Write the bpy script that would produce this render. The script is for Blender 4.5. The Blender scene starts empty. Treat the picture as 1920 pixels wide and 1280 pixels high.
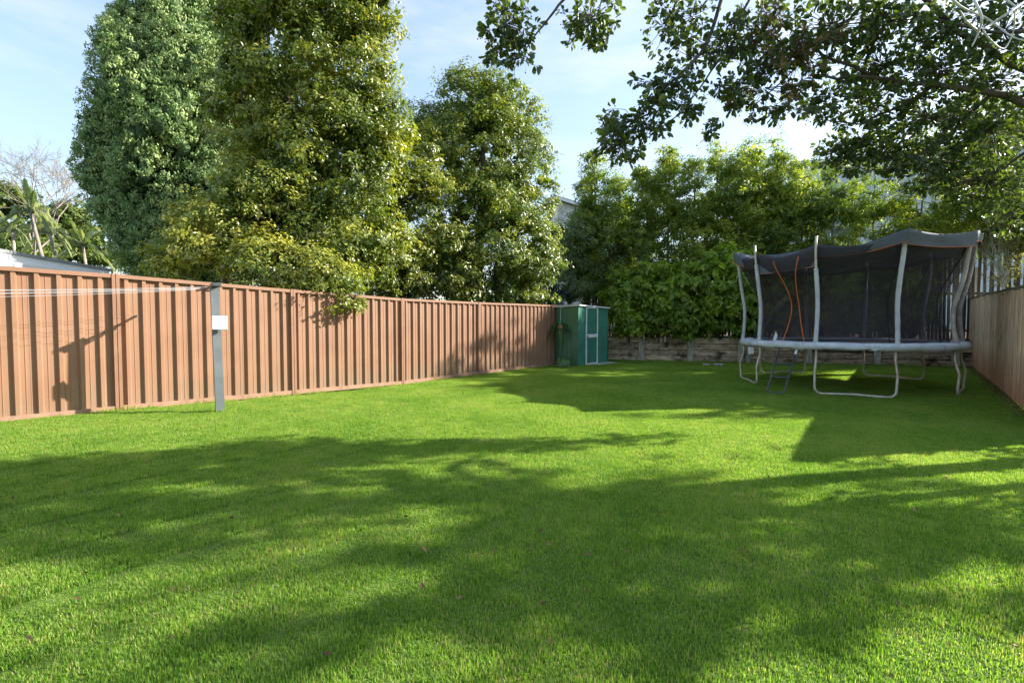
import bpy, math, random
import numpy as np
from mathutils import Vector, Matrix, noise

SC = bpy.context.scene
COL = SC.collection
random.seed(7)
RNG = np.random.default_rng(7)

# ------------------------------------------------------------------ camera
F = 907.0; HOR = 605.0; CAMH = 1.3
PITCH = math.atan((640 - HOR) / F)
cam_d = bpy.data.cameras.new('camera'); cam = bpy.data.objects.new('camera', cam_d); COL.objects.link(cam)
cam.location = (0, 0, CAMH); cam.rotation_euler = (math.pi / 2 - PITCH, 0, 0)
cam_d.sensor_width = 36; cam_d.lens = F / 1920 * 36; cam_d.clip_start = 0.05; cam_d.clip_end = 3000
SC.camera = cam

# ------------------------------------------------------------------ light
SUN_AZ = math.radians(76.5)          # clockwise from +Y
SUN_EL = math.radians(26)
w = bpy.data.worlds.new('World'); SC.world = w; w.use_nodes = True
nt = w.node_tree; nt.nodes.clear()
def N(t, ty, **k):
    n = t.nodes.new(ty)
    for a, b in k.items(): setattr(n, a, b)
    return n
wo = N(nt, 'ShaderNodeOutputWorld'); bg = N(nt, 'ShaderNodeBackground')
sky = N(nt, 'ShaderNodeTexSky', sky_type='NISHITA', sun_disc=False)
sky.sun_elevation = SUN_EL; sky.sun_rotation = SUN_AZ; sky.altitude = 50
sky.air_density = 1.3; sky.dust_density = 1.6; sky.ozone_density = 1.5
tc = N(nt, 'ShaderNodeTexCoord'); mp = N(nt, 'ShaderNodeMapping'); mp.inputs['Scale'].default_value = (1.2, 1.2, 5.0)
nz = N(nt, 'ShaderNodeTexNoise'); nz.inputs['Scale'].default_value = 1.7; nz.inputs['Detail'].default_value = 7; nz.inputs['Roughness'].default_value = .6
rp = N(nt, 'ShaderNodeValToRGB'); rp.color_ramp.elements[0].position = .50; rp.color_ramp.elements[1].position = .85
rp.color_ramp.elements[1].color = (.75, .75, .75, 1)
mx = N(nt, 'ShaderNodeMixRGB'); mx.inputs['Color2'].default_value = (1.85, 1.86, 1.88, 1)
L = nt.links.new
L(tc.outputs['Generated'], mp.inputs[0]); L(mp.outputs[0], nz.inputs['Vector']); L(nz.outputs['Fac'], rp.inputs[0])
gm = N(nt, 'ShaderNodeGamma'); gm.inputs['Gamma'].default_value = .66      # softens the sky's range evenly in all directions
tn = N(nt, 'ShaderNodeMixRGB', blend_type='MULTIPLY'); tn.inputs['Fac'].default_value = 1; tn.inputs['Color2'].default_value = (.65, .70, .79, 1)
L(sky.outputs[0], gm.inputs[0]); L(gm.outputs[0], tn.inputs['Color1'])
L(rp.outputs[0], mx.inputs['Fac']); L(tn.outputs[0], mx.inputs['Color1']); L(mx.outputs[0], bg.inputs['Color'])
bg.inputs['Strength'].default_value = 0.15
L(bg.outputs[0], wo.inputs['Surface'])
sd = bpy.data.lights.new('sun', 'SUN'); sd.energy = 3.25; sd.angle = math.radians(.55); sd.color = (1, .94, .83)
so = bpy.data.objects.new('sun', sd); COL.objects.link(so)
so.rotation_euler = (math.pi / 2 - SUN_EL, 0, -SUN_AZ + math.pi)
so.location = (30, 8, 20)
_dir = Vector((math.sin(SUN_AZ) * math.cos(SUN_EL), math.cos(SUN_AZ) * math.cos(SUN_EL), math.sin(SUN_EL)))
so.rotation_euler = _dir.to_track_quat('Z', 'Y').to_euler()
SC.view_settings.view_transform = 'Standard'; SC.view_settings.look = 'None'
SC.view_settings.exposure = 2.15; SC.view_settings.gamma = 1; SC.view_settings.use_curve_mapping = False
SC.render.engine = 'CYCLES'
try:
    SC.cycles.max_bounces = 8; SC.cycles.transparent_max_bounces = 24; SC.cycles.diffuse_bounces = 4
    SC.cycles.sample_clamp_indirect = 8
except Exception: pass

# ------------------------------------------------------------------ helpers
def ray(px, py):
    a = (px - 960) / F; b = (640 - py) / F
    c, s = math.cos(PITCH), math.sin(PITCH)
    return Vector((a, c + b * s, -s + b * c))
def at(px, py, Y):
    """point seen at pixel (px,py) of the 1920x1280 photograph at distance Y ahead"""
    r = ray(px, py); return Vector((0, 0, CAMH)) + r * (Y / r.y)
D = Vector((.613, .79, 0)).normalized(); NV = Vector((D.y, -D.x, 0))   # along / across the yard
def sm(x):
    x = min(1, max(0, x)); return x * x * (3 - 2 * x)
def gz(x, y):
    s = D.x * x + D.y * y; wv = -(NV.x * x + NV.y * y)
    return .17 * sm(1 - (s - .2) / 6.2) * sm(wv / 7.5) - .06 * math.exp(-((x - 6.2) ** 2 + (y - 8.4) ** 2) / 4.0)

def link(o, parent=None):
    COL.objects.link(o)
    if parent is not None: o.parent = parent
    return o
def meta(o, label=None, cat=None, group=None, kind=None):
    if label: o['label'] = label
    if cat: o['category'] = cat
    if group: o['group'] = group
    if kind: o['kind'] = kind
    return o
def thing(name, label, cat, loc=(0, 0, 0), rz=0, group=None):
    o = bpy.data.objects.new(name, None); o.empty_display_size = .2
    o.location = loc; o.rotation_euler = (0, 0, rz); link(o)
    return meta(o, label, cat, group)

class MB:
    def __init__(s): s.v = []; s.f = []; s.uv = None
    def add(s, vs, fs):
        b = len(s.v); s.v += [tuple(v) for v in vs]; s.f += [tuple(i + b for i in f) for f in fs]; return s
    def box(s, c, size, rz=0, M=None, taper=1, bev=0):
        hx, hy, hz = size[0] / 2, size[1] / 2, size[2] / 2
        if bev:
            e = bev
            ring = [(hx - e, hy), (hx, hy - e), (hx, -hy + e), (hx - e, -hy), (-hx + e, -hy), (-hx, -hy + e), (-hx, hy - e), (-hx + e, hy)]
            vs = []
            for z, k in ((-hz, 0), (-hz + e, 1), (hz - e, 1), (hz, 0)):
                for x, y in ring:
                    kk = 1 if k else 0
                    vs.append((x if kk else x * (1 - e / max(hx, 1e-6)), y if kk else y * (1 - e / max(hy, 1e-6)), z))
            fs = [tuple(range(8))] + [tuple(range(31, 23, -1))]
            for r in range(3):
                for i in range(8):
                    j = (i + 1) % 8; fs.append((r * 8 + j, r * 8 + i, r * 8 + 8 + i, r * 8 + 8 + j))
        else:
            vs = [(x * (taper if z > 0 else 1), y * (taper if z > 0 else 1), z) for z in (-hz, hz) for x, y in ((-hx, -hy), (hx, -hy), (hx, hy), (-hx, hy))]
            fs = [(3, 2, 1, 0), (4, 5, 6, 7), (0, 1, 5, 4), (1, 2, 6, 5), (2, 3, 7, 6), (3, 0, 4, 7)]
        m = Matrix.Translation(Vector(c)) @ Matrix.Rotation(rz, 4, 'Z')
        if M is not None: m = M @ m
        return s.add([m @ Vector(v) for v in vs], fs)
    def tube(s, pts, r, seg=8, cap=True, flat=1.0):
        pts = [Vector(p) for p in pts]; n = len(pts)
        rs = r if isinstance(r, (list, tuple)) else [r] * n
        b = len(s.v); up = None
        for i, p in enumerate(pts):
            t = (pts[min(i + 1, n - 1)] - pts[max(i - 1, 0)])
            t = t.normalized() if t.length > 1e-9 else Vector((0, 0, 1))
            if up is None:
                a = Vector((0, 0, 1)) if abs(t.z) < .9 else Vector((1, 0, 0)); up = (a - t * a.dot(t)).normalized()
            else:
                up = up - t * up.dot(t); up = up.normalized() if up.length > 1e-6 else t.orthogonal().normalized()
            sd_ = t.cross(up)
            for k in range(seg):
                an = 2 * math.pi * k / seg
                s.v.append(tuple(p + (up * math.cos(an) * flat + sd_ * math.sin(an)) * rs[i]))
        for i in range(n - 1):
            for k in range(seg):
                j = (k + 1) % seg
                s.f.append((b + i * seg + k, b + i * seg + j, b + (i + 1) * seg + j, b + (i + 1) * seg + k))
        if cap:
            s.f.append(tuple(b + k for k in range(seg - 1, -1, -1))); s.f.append(tuple(b + (n - 1) * seg + k for k in range(seg)))
        return s
    def ball(s, c, r, seg=8, rings=6, sz=1, wob=0):
        b = len(s.v); c = Vector(c)
        for i in range(rings + 1):
            ph = math.pi * i / rings
            for k in range(seg):
                an = 2 * math.pi * k / seg
                v = Vector((math.sin(ph) * math.cos(an), math.sin(ph) * math.sin(an), math.cos(ph) * sz))
                s.v.append(tuple(c + v * r * (1 + wob * noise.noise(v * 2 + c))))
        for i in range(rings):
            for k in range(seg):
                j = (k + 1) % seg
                s.f.append((b + i * seg + k, b + (i + 1) * seg + k, b + (i + 1) * seg + j, b + i * seg + j))
        return s
    def mesh(s, name, mat, smooth=False):
        me = bpy.data.meshes.new(name); me.from_pydata(s.v, [], s.f); me.materials.append(mat)
        if smooth: me.polygons.foreach_set('use_smooth', [True] * len(me.polygons))
        me.update(); return me
    def build(s, name, mat, parent=None, smooth=False, **k):
        o = bpy.data.objects.new(name, s.mesh(name, mat, smooth)); link(o, parent)
        return meta(o, k.get('label'), k.get('cat'), k.get('group'), k.get('kind'))

def inst(name, mesh, parent, M):
    o = bpy.data.objects.new(name, mesh); link(o, parent); o.matrix_local = M; return o

# ------------------------------------------------------------------ materials
def base_mat(name, rough=.8, spec=.3):
    m = bpy.data.materials.new(name); m.use_nodes = True
    p = m.node_tree.nodes['Principled BSDF']
    p.inputs['Roughness'].default_value = rough
    p.inputs['Specular IOR Level'].default_value = spec
    return m, m.node_tree, p
def noisemat(name, c1, c2, scale=4, rough=.8, bump=.1, bscale=40, stretch=(1, 1, 1), detail=6, spec=.3, stains=None, metal=0, lo=.35, hi=.65, bdist=.01, rnd=0):
    """two-tone noise colour, bump, optional dark stains [(colour, scale, lo, hi)]"""
    m, t, p = base_mat(name, rough, spec); p.inputs['Metallic'].default_value = metal
    co = N(t, 'ShaderNodeTexCoord'); mp = N(t, 'ShaderNodeMapping'); mp.inputs['Scale'].default_value = stretch
    g = N(t, 'ShaderNodeNewGeometry')
    t.links.new(g.outputs['Position'], mp.inputs[0])
    a = N(t, 'ShaderNodeTexNoise'); a.inputs['Scale'].default_value = scale; a.inputs['Detail'].default_value = detail
    r = N(t, 'ShaderNodeValToRGB'); r.color_ramp.elements[0].position = lo; r.color_ramp.elements[1].position = hi
    r.color_ramp.elements[0].color = (*c1, 1); r.color_ramp.elements[1].color = (*c2, 1)
    t.links.new(mp.outputs[0], a.inputs['Vector']); t.links.new(a.outputs['Fac'], r.inputs[0])
    out = r.outputs[0]
    if rnd:
        oi = N(t, 'ShaderNodeObjectInfo'); mr = N(t, 'ShaderNodeMapRange'); mr.inputs['To Min'].default_value = 1 - rnd; mr.inputs['To Max'].default_value = 1 + rnd
        t.links.new(oi.outputs['Random'], mr.inputs['Value'])
        mm = N(t, 'ShaderNodeMixRGB', blend_type='MULTIPLY'); mm.inputs['Fac'].default_value = 1
        t.links.new(out, mm.inputs['Color1']); t.links.new(mr.outputs[0], mm.inputs['Color2']); out = mm.outputs[0]
    for (sc_, ssc, slo, shi, sst) in (stains or []):
        b = N(t, 'ShaderNodeTexNoise'); b.inputs['Scale'].default_value = ssc; b.inputs['Detail'].default_value = 7; b.inputs['Roughness'].default_value = .62
        mp2 = N(t, 'ShaderNodeMapping'); mp2.inputs['Scale'].default_value = sst; mp2.inputs['Location'].default_value = (ssc, 3.1, 7.7)
        t.links.new(g.outputs['Position'], mp2.inputs[0]); t.links.new(mp2.outputs[0], b.inputs['Vector'])
        mr = N(t, 'ShaderNodeMapRange'); mr.inputs['From Min'].default_value = slo; mr.inputs['From Max'].default_value = shi
        t.links.new(b.outputs['Fac'], mr.inputs['Value'])
        mm = N(t, 'ShaderNodeMixRGB'); mm.inputs['Color2'].default_value = (*sc_, 1)
        t.links.new(mr.outputs[0], mm.inputs['Fac']); t.links.new(out, mm.inputs['Color1']); out = mm.outputs[0]
    t.links.new(out, p.inputs['Base Color'])
    if bump:
        b = N(t, 'ShaderNodeTexNoise'); b.inputs['Scale'].default_value = bscale; b.inputs['Detail'].default_value = 5
        t.links.new(mp.outputs[0], b.inputs['Vector'])
        bb = N(t, 'ShaderNodeBump'); bb.inputs['Strength'].default_value = bump; bb.inputs['Distance'].default_value = bdist
        t.links.new(b.outputs['Fac'], bb.inputs['Height']); t.links.new(bb.outputs[0], p.inputs['Normal'])
    return m
def leafmat(name, dark, mid, light, rough=.42, trans=.3, tcol=None, spec=.5, patch=.5, pscale=.8):
    m, t, p = base_mat(name, rough, spec)
    at_ = N(t, 'ShaderNodeAttribute', attribute_name='tint')
    g = N(t, 'ShaderNodeNewGeometry'); nz = N(t, 'ShaderNodeTexNoise'); nz.inputs['Scale'].default_value = pscale; nz.inputs['Detail'].default_value = 3
    t.links.new(g.outputs['Position'], nz.inputs['Vector'])
    ma = N(t, 'ShaderNodeMath', operation='MULTIPLY_ADD'); ma.inputs[1].default_value = patch * 1.6; ma.inputs[2].default_value = -patch * .8
    t.links.new(nz.outputs['Fac'], ma.inputs[0])
    ad = N(t, 'ShaderNodeMath', operation='ADD', use_clamp=True); t.links.new(at_.outputs['Fac'], ad.inputs[0]); t.links.new(ma.outputs[0], ad.inputs[1])
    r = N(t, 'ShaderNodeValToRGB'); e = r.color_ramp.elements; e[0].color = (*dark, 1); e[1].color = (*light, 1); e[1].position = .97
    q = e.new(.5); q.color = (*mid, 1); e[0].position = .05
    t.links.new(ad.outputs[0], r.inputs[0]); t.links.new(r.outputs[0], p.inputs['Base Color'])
    tr = N(t, 'ShaderNodeBsdfTranslucent'); mm = N(t, 'ShaderNodeMixRGB', blend_type='MULTIPLY'); mm.inputs['Fac'].default_value = 1
    mm.inputs['Color2'].default_value = (*(tcol or (1.9, 2.0, .7)), 1)
    t.links.new(r.outputs[0], mm.inputs['Color1']); t.links.new(mm.outputs[0], tr.inputs['Color'])
    ms = N(t, 'ShaderNodeMixShader'); ms.inputs[0].default_value = trans
    o = t.nodes['Material Output']
    t.links.new(p.outputs[0], ms.inputs[1]); t.links.new(tr.outputs[0], ms.inputs[2]); t.links.new(ms.outputs[0], o.inputs['Surface'])
    return m

M_fence = noisemat('terracotta_steel', (.235, .122, .07), (.27, .145, .086), 2.2, .5, .03, 9, stains=[((.26, .15, .10), 1.6, .58, .9, (1, 1, .35))], spec=.35)
M_fpost = noisemat('terracotta_trim', (.23, .118, .07), (.26, .138, .085), 5, .5, .02, 9, spec=.35)
M_frail = noisemat('dusty_rail', (.27, .15, .095), (.33, .19, .125), 6, .7, .05, 9, stains=[((.16, .11, .08), 7, .55, .8, (1, 1, 1))])
def dirt(m, base, z0, z1, mxx):
    t = m.node_tree; p = t.nodes['Principled BSDF']; src = p.inputs['Base Color'].links[0].from_socket
    g = N(t, 'ShaderNodeNewGeometry'); sx = N(t, 'ShaderNodeSeparateXYZ'); t.links.new(g.outputs['Position'], sx.inputs[0])
    nn = N(t, 'ShaderNodeTexNoise'); nn.inputs['Scale'].default_value = 3.5; nn.inputs['Detail'].default_value = 6; t.links.new(g.outputs['Position'], nn.inputs['Vector'])
    ad = N(t, 'ShaderNodeMath', operation='MULTIPLY_ADD'); ad.inputs[1].default_value = -.7; t.links.new(nn.outputs['Fac'], ad.inputs[0]); t.links.new(sx.outputs['Z'], ad.inputs[2])
    mr = N(t, 'ShaderNodeMapRange'); mr.inputs['From Min'].default_value = z0 - .35; mr.inputs['From Max'].default_value = z1 - .35; mr.inputs['To Min'].default_value = mxx; mr.inputs['To Max'].default_value = 0
    t.links.new(ad.outputs[0], mr.inputs['Value']); mm = N(t, 'ShaderNodeMixRGB'); mm.inputs['Color2'].default_value = (*base, 1)
    t.links.new(mr.outputs[0], mm.inputs['Fac']); t.links.new(src, mm.inputs['Color1']); t.links.new(mm.outputs[0], p.inputs['Base Color'])
dirt(M_fence, (.21, .15, .10), .05, .55, .6)
M_grey = noisemat('grey_paint', (.12, .135, .145), (.15, .165, .175), 6, .45, .02, 60, stains=[((.13, .14, .14), 12, .62, .9, (1, 1, .3))])
M_dgrey = noisemat('dark_grey_metal', (.06, .065, .07), (.09, .095, .1), 9, .4, .02, 60)
M_white = noisemat('white_paint', (.76, .77, .78), (.82, .82, .82), 4, .5, .01, 30)
M_whitew = noisemat('weathered_white_paint', (.55, .58, .6), (.72, .74, .75), 7, .6, .05, 30, stains=[((.32, .3, .27), 9, .6, .85, (1, 1, .5))])
M_rust = noisemat('rusty_steel', (.18, .075, .04), (.3, .14, .08), 30, .8, .1, 80)
M_wire = noisemat('white_cord', (.45, .46, .48), (.55, .56, .58), 9, .5, 0)
M_green = noisemat('green_steel', (.032, .165, .108), (.045, .205, .138), 3, .45, .04, 9, spec=.4, stains=[((.05, .1, .07), 5, .6, .85, (1, 1, .3))])
M_greendk = noisemat('green_steel_side', (.06, .145, .08), (.085, .18, .10), 3, .5, .04, 9, spec=.3, stains=[((.07, .075, .04), 2, .5, .8, (1, 1, .2))])
M_conc = noisemat('concrete', (.28, .27, .25), (.42, .41, .38), 9, .9, .3, 60, bdist=.004)
M_slp = noisemat('old_sleeper', (.30, .215, .14), (.64, .51, .36), 3.2, .9, .6, 30, stretch=(1, 1, 6), rnd=.25,
                 stains=[((.022, .015, .014), 1.9, .51, .66, (1, 1, 1.5)), ((.03, .02, .018), 9, .56, .66, (1, 1, 2)), ((.10, .14, .05), 3.3, .6, .75, (1, 1, 1))], bdist=.02)
M_slpost = noisemat('grey_timber_post', (.25, .235, .19), (.52, .49, .40), 4, .9, .5, 30, stretch=(5, 5, .7), stains=[((.03, .025, .02), 5, .56, .7, (1, 1, .5))], bdist=.01)
M_pal = None
def paling_mat(name, a, b, base, zlo, zhi, rnd=.18):
    m = noisemat(name, a, b, 5, .85, .5, 28, stretch=(6, 6, .5), rnd=rnd, bdist=.006, stains=[((.09, .075, .06), 6, .58, .8, (3, 3, .35)), ((.13, .16, .08), 1.2, .6, .75, (1, 1, 1))])
    t = m.node_tree; p = t.nodes['Principled BSDF']; src = p.inputs['Base Color'].links[0].from_socket
    g = N(t, 'ShaderNodeNewGeometry'); sx = N(t, 'ShaderNodeSeparateXYZ'); t.links.new(g.outputs['Position'], sx.inputs[0])
    nn = N(t, 'ShaderNodeTexNoise'); nn.inputs['Scale'].default_value = 1.5; t.links.new(g.outputs['Position'], nn.inputs['Vector'])
    ad = N(t, 'ShaderNodeMath', operation='MULTIPLY_ADD'); ad.inputs[1].default_value = -.9; t.links.new(nn.outputs['Fac'], ad.inputs[0]); t.links.new(sx.outputs['Z'], ad.inputs[2])
    mr = N(t, 'ShaderNodeMapRange'); mr.inputs['From Min'].default_value = zlo - .45; mr.inputs['From Max'].default_value = zhi - .45; mr.inputs['To Min'].default_value = .85; mr.inputs['To Max'].default_value = 0
    t.links.new(ad.outputs[0], mr.inputs['Value'])
    mm = N(t, 'ShaderNodeMixRGB'); mm.inputs['Color2'].default_value = (*base, 1)
    t.links.new(mr.outputs[0], mm.inputs['Fac']); t.links.new(src, mm.inputs['Color1']); t.links.new(mm.outputs[0], p.inputs['Base Color'])
    return m
M_pal = paling_mat('weathered_paling', (.60, .43, .285), (.86, .65, .46), (.48, .23, .12), .1, .9)
M_cap = noisemat('grey_capping', (.14, .12, .09), (.24, .20, .15), 6, .9, .3, 30, stretch=(1, 1, 1))
M_bpal = noisemat('dark_paling', (.09, .075, .06), (.2, .16, .13), 5, .9, .5, 28, stretch=(6, 6, .5), rnd=.35)
M_soil = noisemat('soil', (.035, .025, .017), (.10, .07, .045), 8, .95, .8, 25, bdist=.03)
M_soilr = noisemat('red_mulch', (.09, .045, .03), (.22, .11, .07), 20, .95, .8, 45, bdist=.03)
M_bark = noisemat('bark', (.07, .055, .045), (.17, .14, .11), 6, .9, .8, 22, stretch=(3, 3, .8), bdist=.02)
M_barkg = noisemat('grey_bark', (.13, .115, .1), (.27, .25, .22), 6, .9, .7, 22, stretch=(3, 3, .8), bdist=.02)
M_barkd = noisemat('dark_bark', (.05, .04, .038), (.12, .095, .085), 9, .85, .6, 40, bdist=.01)
M_pale = noisemat('pale_bark', (.45, .44, .45), (.62, .61, .62), 12, .7, .2, 40)
M_paletr = noisemat('pale_trunk', (.17, .145, .12), (.32, .28, .23), 6, .9, .4, 22)
M_galv = noisemat('galvanised_tube', (.50, .45, .38), (.66, .61, .53), 5, .42, .03, 40, metal=.1, stains=[((.36, .22, .12), 4, .5, .75, (1, 1, 1))])
M_foam = noisemat('grey_foam_sleeve', (.45, .47, .50), (.58, .60, .63), 8, .6, .55, 30, stains=[((.24, .22, .2), 5, .55, .8, (1, 1, .6))], bdist=.02)
M_foamb = noisemat('brown_grey_foam_sleeve', (.30, .26, .23), (.46, .41, .37), 7, .7, .6, 30, bdist=.02)
M_pad = noisemat('grey_pvc_pad', (.48, .52, .57), (.62, .67, .72), 5, .5, .35, 11, bdist=.03, stains=[((.25, .22, .2), 3.5, .52, .75, (1, 1, 1))])
M_orange = noisemat('orange_webbing', (.55, .13, .03), (.68, .19, .05), 10, .6, .1, 60)
M_orangef = noisemat('faded_pink_webbing', (.42, .22, .17), (.52, .3, .22), 10, .7, .1, 60)
M_mat = noisemat('black_mat', (.02, .02, .024), (.035, .035, .04), 8, .6, .1, 200)
M_black = noisemat('black_webbing', (.012, .012, .014), (.02, .02, .022), 8, .6, 0)
def netmat(name, col, op, rough=.7):
    m, t, p = base_mat(name, rough, .2); p.inputs['Base Color'].default_value = (*col, 1)
    tr = N(t, 'ShaderNodeBsdfTransparent'); ms = N(t, 'ShaderNodeMixShader')
    g = N(t, 'ShaderNodeNewGeometry'); nn = N(t, 'ShaderNodeTexNoise'); nn.inputs['Scale'].default_value = 5; nn.inputs['Detail'].default_value = 4
    t.links.new(g.outputs['Position'], nn.inputs['Vector'])
    mr = N(t, 'ShaderNodeMapRange'); mr.inputs['To Min'].default_value = op - .12; mr.inputs['To Max'].default_value = op + .12
    t.links.new(nn.outputs['Fac'], mr.inputs['Value']); t.links.new(mr.outputs[0], ms.inputs[0])
    t.links.new(tr.outputs[0], ms.inputs[1]); t.links.new(p.outputs[0], ms.inputs[2]); t.links.new(ms.outputs[0], t.nodes['Material Output'].inputs['Surface'])
    return m
M_net = netmat('net_mesh', (.045, .038, .046), .60)
M_canopy = netmat('shade_cloth', (.12, .14, .165), .93)
M_roofg = noisemat('grey_roof_steel', (.2, .22, .23), (.27, .29, .3), 3, .5, .05, 9)
M_rooftop = noisemat('dark_roof_edge', (.1, .12, .12), (.14, .16, .16), 3, .5, .05, 9)
M_wallw = noisemat('white_render', (.62, .61, .6), (.72, .7, .68), 2, .8, .05, 40)
M_wallb = noisemat('pale_blue_boards', (.45, .52, .56), (.55, .61, .64), 2, .7, .05, 40)
M_glass, _t, _p = base_mat('window_glass', .08, .6); _p.inputs['Base Color'].default_value = (.05, .07, .09, 1)
M_pot = noisemat('coir_pot', (.14, .075, .04), (.26, .15, .08), 20, .9, .6, 60)
M_berry = noisemat('dark_berry', (.03, .03, .035), (.06, .05, .05), 20, .4, 0)
M_seed = noisemat('dry_seed_stalk', (.25, .10, .05), (.4, .19, .1), 20, .9, 0)

L_conifer = leafmat('conifer_scale_leaf', (.07, .13, .055), (.21, .31, .11), (.46, .52, .21), .6, .12, (1.4, 1.6, .7), .25, .35, .9)
L_lilly = leafmat('glossy_small_leaf', (.050, .085, .018), (.155, .20, .032), (.44, .40, .07), .36, .3, spec=.6, patch=.5)
L_lilly2 = leafmat('glossy_green_leaf', (.048, .085, .022), (.14, .19, .034), (.38, .38, .075), .36, .3, spec=.6, patch=.45)
L_hedge = leafmat('narrow_hedge_leaf', (.07, .115, .026), (.17, .23, .035), (.44, .42, .065), .40, .48, spec=.45, patch=.5)
L_laurel = leafmat('broad_laurel_leaf', (.09, .145, .025), (.21, .30, .04), (.40, .48, .08), .34, .48, spec=.5, patch=.4)
L_grey = leafmat('grey_green_leaf', (.07, .10, .045), (.13, .175, .07), (.25, .29, .11), .5, .3, spec=.4, patch=.4)
L_over = leafmat('leathery_leaf', (.04, .065, .028), (.07, .105, .038), (.17, .22, .05), .38, .32, (2.6, 2.6, .6), .5, .35, 1.6)
L_overd = L_over
L_far = leafmat('far_leaf', (.05, .085, .02), (.10, .15, .03), (.22, .24, .05), .5, .3, spec=.3)
L_palm = leafmat('palm_leaf', (.06, .10, .04), (.14, .18, .08), (.3, .32, .17), .4, .3, spec=.5)
L_fern = leafmat('fern_leaf', (.07, .14, .06), (.12, .23, .09), (.2, .34, .15), .5, .25, spec=.3)
L_brown = leafmat('dry_leaf', (.09, .05, .03), (.17, .10, .05), (.28, .19, .1), .7, .2, (1.5, 1.2, .8), spec=.2)

# ------------------------------------------------------------------ foliage
def leaf_mesh(name, P, Nn, Ax, ln, wd, tint, mat, fold=.18, six=False):
    """one mesh of folded leaves: P base points, Nn normals, Ax axes (k,3)"""
    k = len(P)
    Nn = Nn / (np.linalg.norm(Nn, axis=1, keepdims=True) + 1e-9)
    Ax = Ax - Nn * (Ax * Nn).sum(1, keepdims=True); Ax /= (np.linalg.norm(Ax, axis=1, keepdims=True) + 1e-9)
    S = np.cross(Nn, Ax); ln = ln[:, None]; wd = wd[:, None]
    if six:   # base, l1, l2, tip, r2, r1
        cols = [P, P + Ax * ln * .35 + S * wd * .38 + Nn * wd * fold, P + Ax * ln * .72 + S * wd * .5 + Nn * wd * fold, P + Ax * ln - Nn * ln * .08,
                P + Ax * ln * .72 - S * wd * .5 + Nn * wd * fold, P + Ax * ln * .35 - S * wd * .38 + Nn * wd * fold]
        q = 6; tris = [(0, 3, 2), (0, 2, 1), (0, 5, 4), (0, 4, 3)]
    else:
        cols = [P, P + Ax * ln * .5 + S * wd * .5 + Nn * wd * fold, P + Ax * ln, P + Ax * ln * .5 - S * wd * .5 + Nn * wd * fold]
        q = 4; tris = [(0, 2, 1), (0, 3, 2)]
    V = np.stack(cols, 1).reshape(-1, 3).astype(np.float32)
    T = np.array(tris); nt_ = len(tris)
    I = (np.arange(k)[:, None, None] * q + T[None]).reshape(-1).astype(np.int32)
    me = bpy.data.meshes.new(name); me.vertices.add(len(V)); me.vertices.foreach_set('co', V.ravel())
    me.loops.add(len(I)); me.loops.foreach_set('vertex_index', I)
    me.polygons.add(k * nt_); me.polygons.foreach_set('loop_start', (np.arange(k * nt_) * 3).astype(np.int32))
    try: me.polygons.foreach_set('loop_total', np.full(k * nt_, 3, np.int32))
    except Exception: pass
    a = me.attributes.new('tint', 'FLOAT', 'POINT'); a.data.foreach_set('value', np.repeat(tint, q).astype(np.float32))
    me.materials.append(mat); me.update(calc_edges=True); me.validate(); return me

def unit(n):
    v = RNG.normal(size=(n, 3)); return v / np.linalg.norm(v, axis=1, keepdims=True)
def clumps_in(ells, n, shell=.72, noise_sc=.5):
    """clump centres spread over the outer part of the union of ellipsoids (cx,cy,cz,rx,ry,rz)"""
    E = np.array(ells, float); vol = (E[:, 3] * E[:, 4] * E[:, 5]) ** .67; vol /= vol.sum(); out = []; dirs = []
    while len(out) < n:
        e = E[RNG.choice(len(E), p=vol)]; u = unit(1)[0]; r = shell + (1 - shell) * RNG.random() ** .8
        inn = RNG.random() < .28
        if inn: r = RNG.uniform(.2, shell)
        p = e[:3] + u * e[3:] * r
        q = (p - E[:, :3]) / E[:, 3:]; dmin = (np.linalg.norm(q, axis=1)).min()
        if dmin < shell * .8 and RNG.random() < .75: continue
        if inn: INSIDE[tuple(round(float(v), 4) for v in p)] = 1.9
        out.append(p); dirs.append(u)
    return np.array(out), np.array(dirs)
SZ = 1.3
INSIDE = {}
def INNER(C):
    return np.array([INSIDE.get((round(float(c[0]), 4), round(float(c[1]), 4), round(float(c[2]), 4)), 1.0) for c in C])
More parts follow.
